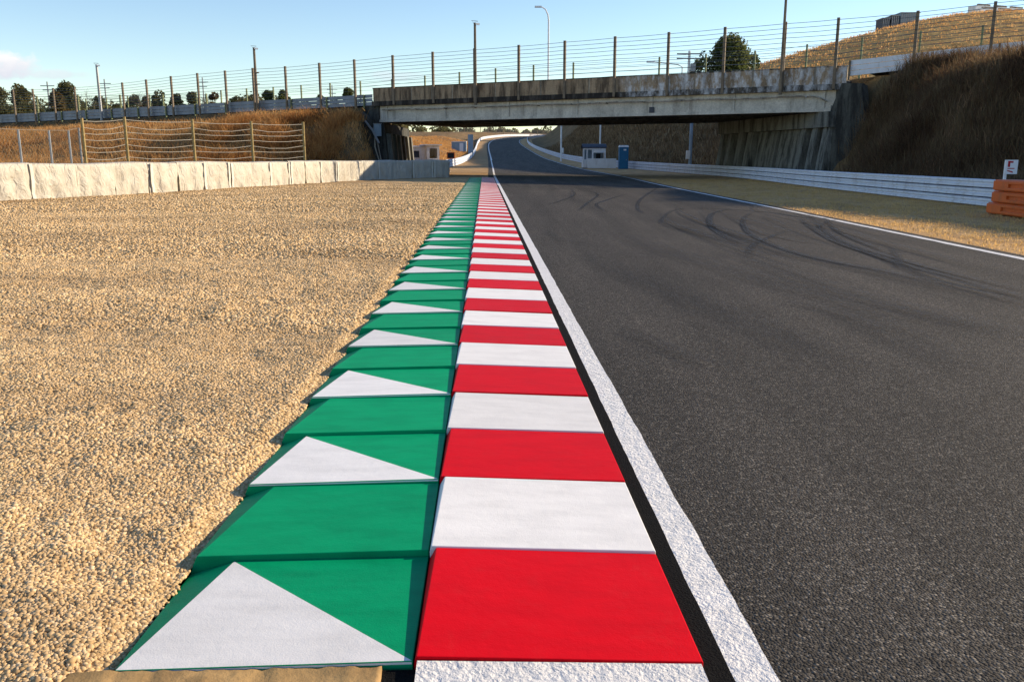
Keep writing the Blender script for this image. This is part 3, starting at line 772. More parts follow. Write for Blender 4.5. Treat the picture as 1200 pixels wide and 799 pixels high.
# electrical box and conduit on the west corner
p = onL(449, 153); s = (p-Vector((0,LC,0))).dot(A)
ebox = thing('junction_box', 'grey-green electrical box on the west corner below the bridge deck', 'box', tuple(B(s, -.75, p.z)))
MB().box((0,0,0), (.55,.28,.95), BR).build('cabinet', MAT['bluegrey'], ebox)
MB().box((0,0,.5), (.62,.34,.05), BR).build('cap', MAT['postgrey'], ebox)
MB().tube([(-.2,-.1,-.4),(-.25,-.1,-1.3),(.3,-.2,-3.2)], .05, 6).build('conduit', MAT['wirewood'], ebox)
for i, (a, b) in enumerate((((428,142),(444,168)), ((437,150),(447,190)))):
    P, Q = onL(*a, -.9), onL(*b, -1.2)
    tag(MB().tube([P, P.lerp(Q,.5)+Vector((.05,0,.12)), Q], .09-.04*i, 6).build('drain_pipe', MAT['postgrey' if i == 0 else 'joint']), ['thick grey pipe leaning down the bank at the bridge corner', 'thin pale pipe running down the dark abutment corner'][i], 'pipe')

# upper road on both sides of the bridge
def upper_strip(s0, s1):
    n = int(abs(s1-s0)/3); V, F = [], []
    for i in range(n+1):
        s = s0+(s1-s0)*i/n
        for q_ in (0.6, BW-.6): p = B(s, q_, 0); V.append((p.x, p.y, U(p.x)+.22))
    for i in range(n): F.append((2*i, 2*i+2, 2*i+3, 2*i+1))
    o = link('upper_road', fast_mesh('upper_road', np.array(V), np.array(F), MAT['asphalt'])); o['kind'] = 'structure'
upper_strip(-75, SL-.95); upper_strip(SR+.95, 70)

# W-beam guard rails
def wprof(h, d=.08, base=0.0):
    return [(0,base),(d,base+h*.08),(d,base+h*.30),(d*.25,base+h*.44),(d*.25,base+h*.56),(d,base+h*.70),(d,base+h*.92),(0,base+h),(-.02,base+h),(-.02,base)]
def guard_rail(name, label, path, nrails, h, mat, z0, postmat, pstep, flip=False, group=None, thick=.08):
    root = thing(name, label, 'guard rail', path[0], group)
    loc = [(p[0]-path[0][0], p[1]-path[0][1], p[2]-path[0][2]) for p in path]
    for k in range(nrails):
        pr = wprof(h-.025, thick, z0+k*h)
        if flip: pr = [(-a, b) for a, b in pr][::-1]
        MB().sweep(loc, pr).build('rail', MAT[mat], root)
    acc = 0
    for (a, b) in zip(loc, loc[1:]):
        L = math.hypot(b[0]-a[0], b[1]-a[1])
        while acc < L:
            t = acc/L; d = Vector((b[0]-a[0], b[1]-a[1], 0)).normalized(); o = Vector((-d.y, d.x, 0))*(.09 if flip else -.09)
            MB().box((a[0]+(b[0]-a[0])*t+o.x, a[1]+(b[1]-a[1])*t+o.y, a[2]+(b[2]-a[2])*t+(z0+nrails*h)/2-.12), (.1,.12,z0+nrails*h+.2), math.atan2(d.y, d.x)).build('post', MAT[postmat], root)
            acc += pstep
        acc -= L
    return root
def lpath(s0, s1, n_off, step=2.0, zadd=.05):
    n = max(2, int(abs(s1-s0)/step)); o = []
    for i in range(n+1):
        p = B(s0+(s1-s0)*i/n, n_off, 0); o.append((p.x, p.y, U(p.x)+zadd))
    return o
guard_rail('guard_rail', 'dark steel guard rail along the upper road left of the bridge', lpath(-66, SL-.1, .1), 3, .30, 'armcodark', .02, 'postgreen', 4)
guard_rail('guard_rail', 'white guard rail on top of the bank right of the bridge', lpath(SR+.1, 48, .1), 3, .31, 'armco', .02, 'post', 4)
yy = axis([(-8,75,1.5),(75,180,3),(180,600,7)])
guard_rail('guard_rail', 'long white three-rail guard rail along the right side of the track', [(armx(y), y, zr(y)) for y in yy], 3, .285, 'armco', .03, 'postgrey', 4.0, thick=.09)
yy = axis([(86,180,3),(180,600,7)])
guard_rail('guard_rail', 'white guard rail beyond the bridge along the left side of the track', [(lwx(y), y, zr(y)) for y in yy], 3, .32, 'armco', .02, 'postgrey', 6.0, flip=True)

# ------------------------------------------------------------------ debris fences on the upper road
def strand(pts, r, root, loc0, mat, sag=0.0):
    P = []
    for a, b in zip(pts, pts[1:]):
        a, b = Vector(a)-loc0, Vector(b)-loc0
        for k in range(3): t = k/3; P.append(a.lerp(b, t)-Vector((0,0,sag*4*t*(1-t))))
    P.append(Vector(pts[-1])-loc0)
    MB().tube(P, r, 4, cap=False).build('wire', MAT[mat], root)
def fence(name, label, posts, pr, nw, wr, pmat, wmat, sag=0.0, off=.1, wtop=.97, wbot=.1, square=True):
    """posts: list of (base, top)."""
    l0 = Vector(posts[0][0]); root = thing(name, label, 'fence', tuple(l0))
    for b, t in posts:
        b, t = Vector(b)-l0, Vector(t)-l0
        m = MB()
        if square: m.box(((b.x+t.x)/2, (b.y+t.y)/2, (b.z+t.z)/2), (pr*2, pr*1.6, t.z-b.z), BR)
        else: m.tube([b, t], pr, 8)
        m.build('post', MAT[pmat], root)
    for k in range(nw):
        f = wbot+(wtop-wbot)*k/(nw-1)
        strand([Vector(b).lerp(Vector(t), f)-NN*off for b, t in posts], wr, root, l0, wmat, sag*(1+.5*math.sin(k*2.3)))
    return root
PXN = [-32,-6,15,38,62,87,115.5,143,171,200,231,263.5,296,334,374,415,460,507,556,608,662,721,784,850,921,983,1076,1167,1262]
TOP = {-32:106,-6:106,15:105,38:104.5,62:103.5,87:102,115.5:100,143:97,171:93.5,200:89.5,231:86,263.5:83,296:80,334:78,374:74,415:70,460:65,507:61,556:57,608:53,662:48,721:43,784:38,850:32,921:26,983:21,1076:13,1167:2,1262:-8}
posts = []
for px in PXN:
    t = onL(px, TOP[px], -.25); base = Vector((t.x, t.y, U(t.x)-.1 if not (SL < (t-Vector((0,LC,0))).dot(A) < SR) else ZLb+.05))
    posts.append((base, t))
fence('debris_fence', 'tall steel wire debris fence along the near edge of bridge and upper road', posts, .085, 9, .014, 'post', 'wire', .02, wbot=.42)
far = []
s = -72.0
while s < 66:
    p = B(s, BW+.2, 0); far.append((Vector((p.x, p.y, U(p.x)-.1)), Vector((p.x, p.y, U(p.x)+3.75)))); s += 4.1
fence('debris_fence', 'wire fence of thinner posts along the far edge of bridge and upper road', far, .07, 7, .012, 'postgreen', 'wire', .02, wbot=.3)

# tall poles
def pole(label, foot, top, r, mat, extras):
    foot, top = Vector(foot), Vector(top)
    root = thing('camera_pole', label, 'pole', tuple(foot)); h = top.z-foot.z
    MB().tube([(0,0,0),(0,0,h)], r, 8, r*.75).build('shaft', MAT[mat], root)
    for e in extras:
        if e == 'cam':
            MB().box((.2,-.05,h-.1), (.3,.13,.13), .4).build('camera', MAT['signwhite'], root)
            MB().tube([(0,0,h-.15),(-.25,0,h+.15),(.22,0,h+.1)], .025, 5).build('bracket', MAT['postgrey'], root)
        elif e == 'rings':
            for f in (.45,.62): MB().box((.12,0,h*f), (.5,.1,.08), BR).build('bracket', MAT['post'], root)
    return root
for (px, ty, lab, r, ex) in ((113,76,'tall grey pole with camera at far left of the upper fence',.15,('cam',)), (297.5,56,'tall rusty pole with camera and side brackets above the dry bank',.14,('cam','rings')),
                        (556.5,27,'tall rusty pole with camera standing on the bridge parapet',.12,('cam',)), (921.5,-6,'tall dark pole on the right half of the bridge',.11,())):
    t = onL(px, ty, -.45); inside = SL < (t-Vector((0,LC,0))).dot(A) < SR
    pole(lab, (t.x, t.y, ZLb-.2 if inside else U(t.x)-.2), t, r, 'post' if px != 113 else 'postgrey', ex)
# street lamp beyond the bridge
t = at(643, 20, 98); zf = 6.0
lamp = thing('street_lamp', 'slender grey street lamp with curved arm behind the bridge', 'street lamp', (t.x, t.y, zf)); h = t.z-zf
MB().tube([(0,0,0),(0,0,h-.4),(-.08,0,h+.2),(-.35,0,h+.75),(-.75,0,h+1.0)], .10, 8, .06).build('shaft', MAT['signwhite'], lamp)
MB().box((-1.15,0,h+1.02), (.75,.3,.16)).build('lamp_head', MAT['signwhite'], lamp)
t = at(808, 60, 120)
up = thing('utility_pole', 'timber utility pole with crossarms right of the bridge centre', 'utility pole', (t.x, t.y, 5.5)); h = t.z-5.5
MB().tube([(0,0,0),(0,0,h)], .22, 8, .17).build('shaft', MAT['hutwhite'], up)
for f in (.96,.90): MB().box((0,-.2,h*f), (3.4,.14,.16)).build('crossarm', MAT['postgrey'], up)
MB().box((.5,-.3,h*.78), (.6,.6,1.0)).build('transformer', MAT['postgrey'], up)
t = at(770, 70, 112)
sl = thing('street_lamp', 'low street lamp with long sideways arm left of the utility pole', 'street lamp', (t.x, t.y, 5.5)); h = t.z-5.5
MB().tube([(3.2,0,0),(3.2,0,h-.9),(2.6,0,h-.6),(-.4,0,h-.3)], .08, 6).build('shaft', MAT['hutwhite'], sl)
MB().box((-.8,0,h-.28), (1.0,.35,.2)).build('lamp_head', MAT['signwhite'], sl)
for i, (px, ty, Y) in enumerate(((55,96,190), (122,93,210), (237,91,230), (389,100,260))):
    t = at(px, ty, Y); u = thing('utility_pole', ['thin far utility pole at the far left edge','thin far utility pole right of the tall grey camera pole','thin far utility pole among bare trees','small far utility pole left of the bridge'][i], 'utility pole', (t.x, t.y, 5)); h = t.z-5
    MB().tube([(0,0,0),(0,0,h)], .2, 6, .14).build('shaft', MAT['postgrey'], u)
    MB().box((0,0,h*.93), (3.0,.15,.18)).build('crossarm', MAT['postgrey'], u); MB().box((0,0,h*.86), (2.2,.15,.18)).build('crossarm', MAT['postgrey'], u)

# ------------------------------------------------------------------ tyre wall under covers
def path_at(pts, d):
    for a, b in zip(pts, pts[1:]):
        L = math.hypot(b[0]-a[0], b[1]-a[1])
        if d <= L or b == pts[-1]: t = d/L; return Vector((a[0]+(b[0]-a[0])*t, a[1]+(b[1]-a[1])*t, 0))
        d -= L
tb = thing('tyre_barrier', 'curved tyre barrier wrapped in cream tarpaulin covers beside the gravel', 'barrier', (TB[4][0], TB[4][1], 0))
tb0 = Vector((TB[4][0], TB[4][1], 0))
tl = sum(math.hypot(b[0]-a[0], b[1]-a[1]) for a, b in zip(TB, TB[1:])); nseg = int(tl/1.87); seg = tl/nseg
for k in range(nseg):
    r_ = random.Random(300+k); g0, g1 = (r_.uniform(.0,.012), r_.uniform(.0,.012)) if r_.random() < .75 else (.0, .07)
    P, Q = path_at(TB, k*seg+g0), path_at(TB, (k+1)*seg-g1)
    d = (Q-P).normalized(); o = Vector((d.y, -d.x, 0)); ww = (Q-P).length; hh = 1.30+r_.uniform(-.03,.03)
    m = MB(); nu, nv = 22, 10; ph = [r_.uniform(0,6.28) for _ in range(6)]; tilt = r_.uniform(-.6,.6)
    dep = 1.0
    prof = [(0, .02)]+[(0, hh*j/nv) for j in range(1, nv)]+[(-.02, hh-.03), (-.08, hh), (-.5, hh+.015), (-dep, hh), (-dep, .5), (-dep, 0)]
    for (u_, z_) in prof:
        for i in range(nu+1):
            x = i/nu; hz = z_/hh
            dr = 0.0
            if u_ > -.1:
                dr = .05*math.sin(9*x+ph[0]+tilt*5*hz)*(1-hz)*.6 + .035*math.sin(17*x+ph[1]-3*hz*tilt) *(1-.6*hz) + .05*math.sin(3.14*x)*(.5+.5*math.sin(hz*3.14))
                dr += .04*noise.noise(Vector((x*4+k*7, hz*3, 1)))+.05*max(0, math.sin(6.28*(x*1.3+hz*.9)+ph[2]))**4*(1-hz)
                e = min(x, 1-x); dr -= .05*max(0, 1-e/.05); dr += .030*max(0, math.sin(6.28*(x*2.6+hz*(1.1 if tilt > 0 else -1.1))+ph[5]))**3*(1-.5*hz)
            zz = z_ + (.025*math.sin(5*x+ph[3]) if z_ < .05 else .012*math.sin(4*x+ph[4]))
            p = P + d*(ww*x) + o*(u_+dr); m.v.append((p.x-tb0.x, p.y-tb0.y, max(zz, -.02)))
    for j in range(len(prof)-1):
        for i in range(nu): b = j*(nu+1)+i; m.face((b, b+1, b+nu+2, b+nu+1))
    np2 = len(prof)
    for i in (0, nu): m.face([j*(nu+1)+i for j in range(np2)] if i else [j*(nu+1)+i for j in range(np2)][::-1])
    cov = m.build('tarpaulin_cover', MAT['tarp'], tb, True)
    q = MB(); wdt = .11+r_.uniform(0,.05); c = P + d*(wdt*.9) + o*.045 - tb0
    if k % 3 != 1: c = Q - d*(wdt*.9) + o*.045 - tb0
    if r_.random() < .9:
        nst = 6; pts_ = [c + Vector((0,0,.06+(hh-.10)*j/nst)) + d*(.02*math.sin(j*1.3+k)) + o*(.012*math.sin(j*2.1+k)) for j in range(nst+1)]
        for a, b in zip(pts_, pts_[1:]):
            q.hexa([a-d*wdt/2, a-d*wdt/2+o*.03, a+d*wdt/2+o*.03, a+d*wdt/2, b-d*wdt/2, b-d*wdt/2+o*.03, b+d*wdt/2+o*.03, b+d*wdt/2])
        q.build('strap', MAT['strap'], cov)
    st = MB()
    for i in range(3):
        c = P.lerp(Q, (i+.5)/3) - o*.5 - tb0
        for j in range(5): st.tube([(c.x,c.y,.03+j*.245),(c.x,c.y,.03+j*.245+.22)], .30, 10)
    st.build('tyre_stack', MAT['tyre'], tb)

# timber post and wire fence in front of the dry bank
wp = []
for px, ty, Y in ((95.5,138.5,47.5),(145.5,137,49.3),(225,140,52.2),(294,142,54.8),(355,143,57.5)):
    t = at(px, ty, Y); wp.append((Vector((t.x, t.y, H(t.x, t.y)-.3)), t))
fence('wire_fence', 'timber post fence with sagging pale wires behind the covered barrier', wp, .085, 11, .017, 'wood', 'wirewood', .12, off=.08, wtop=.96, wbot=.12, square=False)
cl = []
for px, ty, Y in ((92,150,47.6),(80,153,45.6),(57,153,42.8),(21,152,39.8),(-30,150,36.6)):
    t = at(px, ty, Y); cl.append((Vector((t.x, t.y, -.2)), t))
root = thing('mesh_fence', 'chain-link fence with grey posts at far left behind the covered barrier', 'fence', tuple(cl[0][0])); l0 = cl[0][0]
for b, t in cl: MB().tube([b-l0, t-l0], .05, 6).build('post', MAT['postgrey'], root)
for (b, t), (b2, t2) in zip(cl, cl[1:]):
    m = MB(); L = (b2-b).length; hgt = t.z-b.z; stp = .28
    x = -hgt
    while x < L:
        for sgn in (1, -1):
            x0, x1 = max(x, 0), min(x+hgt, L)
            if x1 > x0:
                z0, z1 = x0-x, x1-x
                if sgn < 0: z0, z1 = hgt-z0, hgt-z1
                m.tube([b.lerp(b2, x0/L)+Vector((0,0,z0))-l0, b.lerp(b2, x1/L)+Vector((0,0,z1))-l0], .0045, 3, cap=False)
        x += stp
    m.tube([t-l0, t2-l0], .02, 5); m.build('wire_mesh', MAT['post'], root)

# ------------------------------------------------------------------ orange barrier and sign by the right guard rail
p0 = ground(1161, 251, 0); p1 = p0 + Vector((-.25, -3.8, 0))     # comes towards the camera along the rail
ob_len = (p1-p0).length; ang = math.atan2((p1-p0).y, (p1-p0).x)
ob = thing('plastic_barrier', 'orange stacked plastic barrier in front of the white guard rail', 'barrier', tuple(p0), rz=ang)
for k in range(3):
    z0, z1 = .02+k*.31, .02+(k+1)*.31-.012; x0 = -.22 if k == 0 else (0.0 if k == 1 else .03)
    m = MB(); D = .55
    m.box(((x0+ob_len)/2, D/2, (z0+z1)/2), (ob_len-x0, D, z1-z0)); 
    o = m.build('beam', MAT['orange'], ob); bevel(o, .012, 1)
    # raised rims leave a recessed slot along the face
    for (a, b, c, d) in ((x0+.06, x0+.85, z0+.03, z1-.03), (x0+.85, ob_len-.2, z0+.03, z0+.10), (x0+.85, ob_len-.2, z1-.10, z1-.03)):
        bevel(MB().box(((a+b)/2, -.03, (c+d)/2), (b-a, .07, d-c)).build('rim', MAT['orange'], o), .008, 1)
sp = at(1177, 210, 25.0); top = at(1181, 187.5, 25.0)
sg = thing('marker_sign', 'small white marker board with red symbol on a white post', 'sign', (sp.x, sp.y, 0))
MB().box((0,0,(top.z+.0)/2), (.07,.05,top.z)).build('post', MAT['signwhite'], sg)
bw, bh = .34, .40
bd = MB().box((bw/2-.03,-.045,top.z-bh/2), (bw,.02,bh)).build('board', MAT['signwhite'], sg)
def mark(a, b, c, d): MB().box(((a+b)/2, -.0575, (c+d)/2), (b-a, .004, d-c)).build('red_mark', MAT['signred'], bd)
zt = top.z
mark(.02,.085,zt-.20,zt-.03); mark(.085,.17,zt-.085,zt-.035); mark(.02,.22,zt-.255,zt-.23)
m = MB(); m.hexa([(.02,-.06,zt-.315),(.18,-.06,zt-.365),(.18,-.056,zt-.365),(.02,-.056,zt-.315),(.02,-.06,zt-.285),(.18,-.06,zt-.325),(.18,-.056,zt-.325),(.02,-.056,zt-.285)])
m.build('red_mark', MAT['signred'], bd)

# ------------------------------------------------------------------ things beyond the bridge
def frame_box(parent, x0, x1, y0, y1, z0, z1, t, openings, mat, name='wall'):
    """front wall (at y0) with rectangular openings cut as strips."""
    zs = sorted(set([z0, z1]+[o[2] for o in openings]+[o[3] for o in openings])); m = MB()
    for a, b in zip(zs, zs[1:]):
        cut = sorted((o[0], o[1]) for o in openings if o[2] <= a and o[3] >= b); x = x0
        for c, d in cut+[(x1, x1)]:
            if c > x: m.box(((x+c)/2, y0+t/2, (a+b)/2), (c-x, t, b-a))
            x = d
    m.build(name, MAT[mat], parent)
# marshal post, right
p = at(697, 187, 101); gzz = zr(101)+.05
hut = thing('marshal_post', 'white marshal hut with dark curved roof behind the right guard rail', 'hut', (p.x, p.y+1.6, gzz))
w, d, h = 2.6, 2.2, 2.75
frame_box(hut, -w/2, w/2, -d/2, d/2, 0, h-.5, .08, [(-w/2+.12,-w/2+.38,1.0,2.1),(-w/2+.5,-w/2+1.0,1.0,2.1),(-.12,w/2-.12,1.05,1.75)], 'hutwhite')
MB().box((-w/2+.04,.1,.5),(.08,d-.2,1.0)).build('side_wall', MAT['hutwhite'], hut); MB().box((w/2-.04,.1,(h-.5)/2),(.08,d-.2,h-.5)).build('side_wall', MAT['hutwhite'], hut)
MB().box((0,d/2-.06,(h-.5)/2),(w-.2,.08,h-.5)).build('back_wall', MAT['bluegrey'], hut)
MB().box((-w/2+.06,-.2,1.5),(.1,.1,1.3)).build('side_post', MAT['hutwhite'], hut)
MB().box((w*.2,-.2,1.3),(.5,.3,.7)).build('inner_cabinet', MAT['darkhole'], hut)
MB().box((0,0,.02),(w,d,.06)).build('floor', MAT['postgrey'], hut)
m = MB(); ns = 8
pr = [(-d/2-.12+ (d+.24)*i/ns, h-.5+.52*math.sin(math.pi*(.06+.88*i/ns))) for i in range(ns+1)]
for (a, b), (c, e) in zip(pr, pr[1:]):
    m.hexa([(-w/2-.1,a,b-.06),(w/2+.1,a,b-.06),(w/2+.1,c,e-.06),(-w/2-.1,c,e-.06),(-w/2-.1,a,b),(w/2+.1,a,b),(w/2+.1,c,e),(-w/2-.1,c,e)])
m.build('roof', MAT['roofdark'], hut)
for a in (-.55,.0,.55,1.2): MB().box((a,-d/2-.12,.72),(.05,.05,.5)).build('rail_post', MAT['bluegrey'], hut)
MB().box((.33,-d/2-.12,.97),(1.85,.05,.06)).build('hand_rail', MAT['bluegrey'], hut)
# low white wall block in front of the hut
tag(MB().box((0,0,.55),(3.3,.3,1.1)).build('low_wall', MAT['hutwhite'], None, loc=(p.x+.8, armx(100)*0+p.y-.2, gzz-.0)), 'low white wall section below the marshal hut', 'wall')
# portable toilet
p = at(732, 187, 97); gzz = H(p.x, p.y+1.5)
wc = thing('portable_toilet', 'blue portable toilet with white roof behind the right guard rail', 'toilet', (p.x, p.y+1.2, zr(97)+.05))
h = at(732, 170.5, 98.2).z-zr(97)-.05
MB().box((0,0,(h-.2)/2),(1.0,1.0,h-.2)).build('cabin', MAT['toiletblue'], wc)
m = MB(); m.box((0,0,h-.1),(1.1,1.1,.2),0,.82); m.build('roof', MAT['hutwhite'], wc)
dr = MB().box((0,-.52,(h-.4)/2+.05),(.72,.04,h-.5)).build('door', MAT['toiletblue'], wc); MB().box((.1,-.545,h-.5),(.3,.02,.16)).build('label_plate', MAT['hutwhite'], dr); MB().box((.27,-.55,1.0),(.05,.04,.16)).build('handle', MAT['postgrey'], dr)
# poles beyond
for i, (px, t0, Y, r, mat, lab) in enumerate(((658,132,140,.14,'hutwhite','white post with small box at the foot of the brown bank'), (704,132,118,.11,'hutwhite','slender white post above the marshal hut'), (811,132,86,.16,'bluegrey','blue-grey steel post standing near the right abutment'))):
    t = at(px, t0, Y); b = zr(Y); u = thing('signal_post', lab, 'post', (t.x, t.y, b-.2))
    MB().tube([(0,0,0),(0,0,t.z-b)], r, 8).build('shaft', MAT[mat], u)
    MB().box((.24 if i != 2 else -.24,-.05,1.9),(.34,.3,.8)).build('control_box', MAT['hutwhite'], u)
# white service hut, left
p = at(496, 187, 96); b = zr(96)
hu = thing('service_hut', 'small cream flat-roofed service hut beyond the bridge on the left', 'hut', (p.x, p.y+1.2, b), rz=.35)
x0, xm, x1 = at(480,180,96).x-p.x-.6, at(496.5,180,96).x-p.x, at(511.5,180,96).x-p.x; h = at(500,169.5,96).z-b
frame_box(hu, xm, x1, -1.0, 1.0, 0, h-.1, .1, [(xm+.3,x1-.25,1.25,2.3)], 'hutwhite', 'front_wall')
frame_box(hu, x0, xm, -.6, 1.0, 0, h-.3, .1, [(x0+.75,x0+1.4,1.3,2.05)], 'hutwhite', 'front_wall')
MB().box(((x0+x1)/2,1.2,(h-.1)/2),(x1-x0,.1,h-.1)).build('back_wall', MAT['hutwhite'], hu)
MB().box((x1-.05,.15,(h-.1)/2),(.1,2.0,h-.1)).build('side_wall', MAT['hutwhite'], hu); MB().box((xm-.02,-.75,(h-.1)/2),(.12,.3,h-.1)).build('side_wall', MAT['hutwhite'], hu)
MB().box(((xm+x1)/2,.05,h-.04),(x1-xm+.5,2.6,.12)).build('roof', MAT['hutwhite'], hu); MB().box(((x0+xm)/2-.02,.3,h-.24),(xm-x0-.05,2.0,.1)).build('roof', MAT['hutwhite'], hu)
MB().box((x0+1.08,-.46,1.68),(.6,.02,.7)).build('window', MAT['glass'], hu); MB().box(((xm+x1)/2,.4,.85),(.9,.5,1.2)).build('counter', MAT['wood'], hu)
# lit panel
p = at(529.5, 187, 112); b = zr(112)
dp = thing('light_panel', 'small dark display panel with orange frame beside the left guard rail', 'sign', (p.x-.1, p.y, b))
MB().box((0,0,.9),(.08,.08,1.8)).build('post', MAT['postgrey'], dp); MB().box((0,-.1,1.35),(1.0,.12,.8)).build('frame', MAT['orange'], dp); MB().box((0,-.17,1.35),(.8,.03,.6)).build('screen', MAT['darkhole'], dp)
# tall blue-grey board and pale container behind the left rail
p = at(554, 180, 168)
bo = thing('notice_board', 'tall narrow blue-grey board behind the left guard rail', 'board', (p.x-.4, p.y, H(p.x-.4, p.y)))
for a in (-.35,.35): MB().box((a,.06,2.0),(.1,.1,4.2)).build('post', MAT['postgrey'], bo)
MB().box((0,0,2.5),(1.0,.08,3.6)).build('panel', MAT['bluegrey'], bo)
p = at(538, 166, 205); b = H(p.x, p.y)
ct = thing('storage_container', 'small pale blue container on the far left grass slope', 'container', (p.x, p.y, b))
MB().box((0,0,1.2),(3.4,2.4,2.2)).build('body', MAT['bluegrey'], ct); MB().box((0,0,2.35),(3.5,2.5,.12)).build('roof', MAT['signwhite'], ct); MB().box((.6,-1.22,1.1),(.9,.04,1.9)).build('door', MAT['signwhite'], ct)
# far catch fence behind the bend
fp = []
for i in range(17):
    x = -26+i*3.6; y = 405+i*6; z = H(x, y); fp.append((Vector((x, y, z-.3)), Vector((x, y, z+3.2))))
fence('catch_fence', 'dark far catch fence on the rise behind the bend', fp, .12, 12, .03, 'post', 'wire', 0, off=.05, wbot=.05)
p = at(668, 152, 330); b = 11
sh = thing('field_building', 'far blue-grey shed behind the right bend seen under the bridge', 'building', (p.x, p.y, H(p.x, p.y)-.2))
MB().box((0,0,1.6),(12,7,3.6)).build('wall', MAT['bluegrey'], sh)
m = MB(); m.hexa([(-6.3,-3.8,3.4),(6.3,-3.8,3.4),(6.3,3.8,3.4),(-6.3,3.8,3.4),(-6.3,-.2,4.8),(6.3,-.2,4.8),(6.3,.2,4.8),(-6.3,.2,4.8)]); m.build('roof', MAT['postgrey'], sh)
for a in (-3.5,0,3.5): MB().box((a,-3.52,1.6),(1.6,.06,1.4)).build('window', MAT['glass'], sh)

# ------------------------------------------------------------------ on the hill
def terraces():
    root = thing('spectator_terrace', 'pale stepped spectator terrace on top of the brown hill', 'terrace', (0,0,0))
    c = at(1246, 19, 143); root.location = (c.x, c.y, 0); rzv = .35; root.rotation_euler.z = rzv
    for k in range(7):
        MB().box((3.0*k*.2, k*1.5, c.z-3.2+k*.62), (26, 1.6, 2.4+k*.2)).build('step', MAT['hutwhite'], root)
        for j in range(7): MB().box((3.0*k*.2-11+j*3.6, k*1.5-.4, c.z-1.82+k*.62+.1*k), (2.6,.35,.3)).build('bench', MAT['joint'], root)
terraces()
for i, (a, b, t0, t1) in enumerate(((1033.5,1043,22,32),(1044,1054,19,30),(1055,1078,15.5,28))):
    Y = 172; p, q = at(a, t1, Y), at(b, t0, Y); lab = ['small dark container leftmost on the hill crest','dark blue-grey container in the middle on the hill crest','wide grey ribbed container rightmost on the hill crest'][i]
    c = thing('hill_container', lab, 'container', ((p.x+q.x)/2, Y+1.5, p.z-2))
    MB().box((0,0,(q.z-p.z)/2+1.0), (q.x-p.x, 3, q.z-p.z+2)).build('body', MAT['bluegrey' if i == 2 else 'roofdark'], c)
    n = 4 if i < 2 else 9
    for k in range(n): MB().box((-(q.x-p.x)/2+(k+.5)*(q.x-p.x)/n, -1.53, (q.z-p.z)/2+1.0), ((q.x-p.x)/n*.45,.1,q.z-p.z+1.8)).build('rib', MAT['postgrey'], c)
    MB().box((0,0,q.z-p.z+2.05), (q.x-p.x+.2,3.2,.15)).build('roof', MAT['postgrey'], c)
# long low white wall and green mesh fence far left
tag(MB().box((0,0,.7),(46,.3,2.2)).build('boundary_wall', MAT['hutwhite'], None, loc=(-78,150,5.6), rz=-.15), 'long low white wall on the far field at left', 'wall')
gf = []
for i in range(16):
    x = -112+i*5.2; y = 112-i*.9; gf.append((Vector((x, y, 5.0)), Vector((x, y, 8.4))))
fence('green_fence', 'green post and wire fence on the far side at left', gf, .09, 10, .02, 'postgreen', 'postgreen', 0, off=.05)

# ------------------------------------------------------------------ vegetation
def blades(n, sampler, hmin, hmax, wdt, mat, name, label, per=6, spread=.18, lean=.5, tone=None):
    B0 = []
    while len(B0) < n:
        p = sampler()
        if p is not None: B0.append(p)
    B0 = np.array(B0); C = np.repeat(B0, per, 0); N = len(C)
    cl_t = np.repeat(rng.uniform(0,1,n), per); cl_h = np.repeat(rng.uniform(.55,1.0,n)**1.3, per)
    C = C + np.stack([rng.normal(0,spread,N), rng.normal(0,spread,N), np.zeros(N)], 1)
    h = (hmin+(hmax-hmin)*rng.uniform(0,1,N)**1.4)*cl_h
    az = rng.uniform(0,6.283,N); ln = lean*rng.uniform(.1,1,N)
    dirv = np.stack([np.cos(az), np.sin(az), np.zeros(N)], 1)
    fa = rng.uniform(0,6.283,N); side = np.stack([np.cos(fa), np.sin(fa), np.zeros(N)], 1)*(wdt*rng.uniform(.6,1.3,N)/2)[:,None]
    up = np.array([0,0,1.0])
    mid = C + up*(h*.6)[:,None] + dirv*(h*ln*.35)[:,None]; tip = C + up*(h*(1-.25*ln))[:,None] + dirv*(h*ln)[:,None]
    C0 = C - up*.06
    V = np.stack([C0-side, C0+side, mid+side*.8, mid-side*.8, tip], 1).reshape(-1,3)
    i = np.arange(N)*5
    F = np.concatenate([np.stack([i,i+1,i+2],1), np.stack([i,i+2,i+3],1), np.stack([i+3,i+2,i+4],1)])
    var = np.clip(cl_t*.6+rng.uniform(0,.4,N), 0, 1)
    if tone is not None: var = np.clip(var+tone, 0, 1)
    o = link(name, fast_mesh(name, V, F, MAT[mat], np.repeat(var,5))); o['kind'] = 'stuff'; tag(o, label, 'grass'); return o

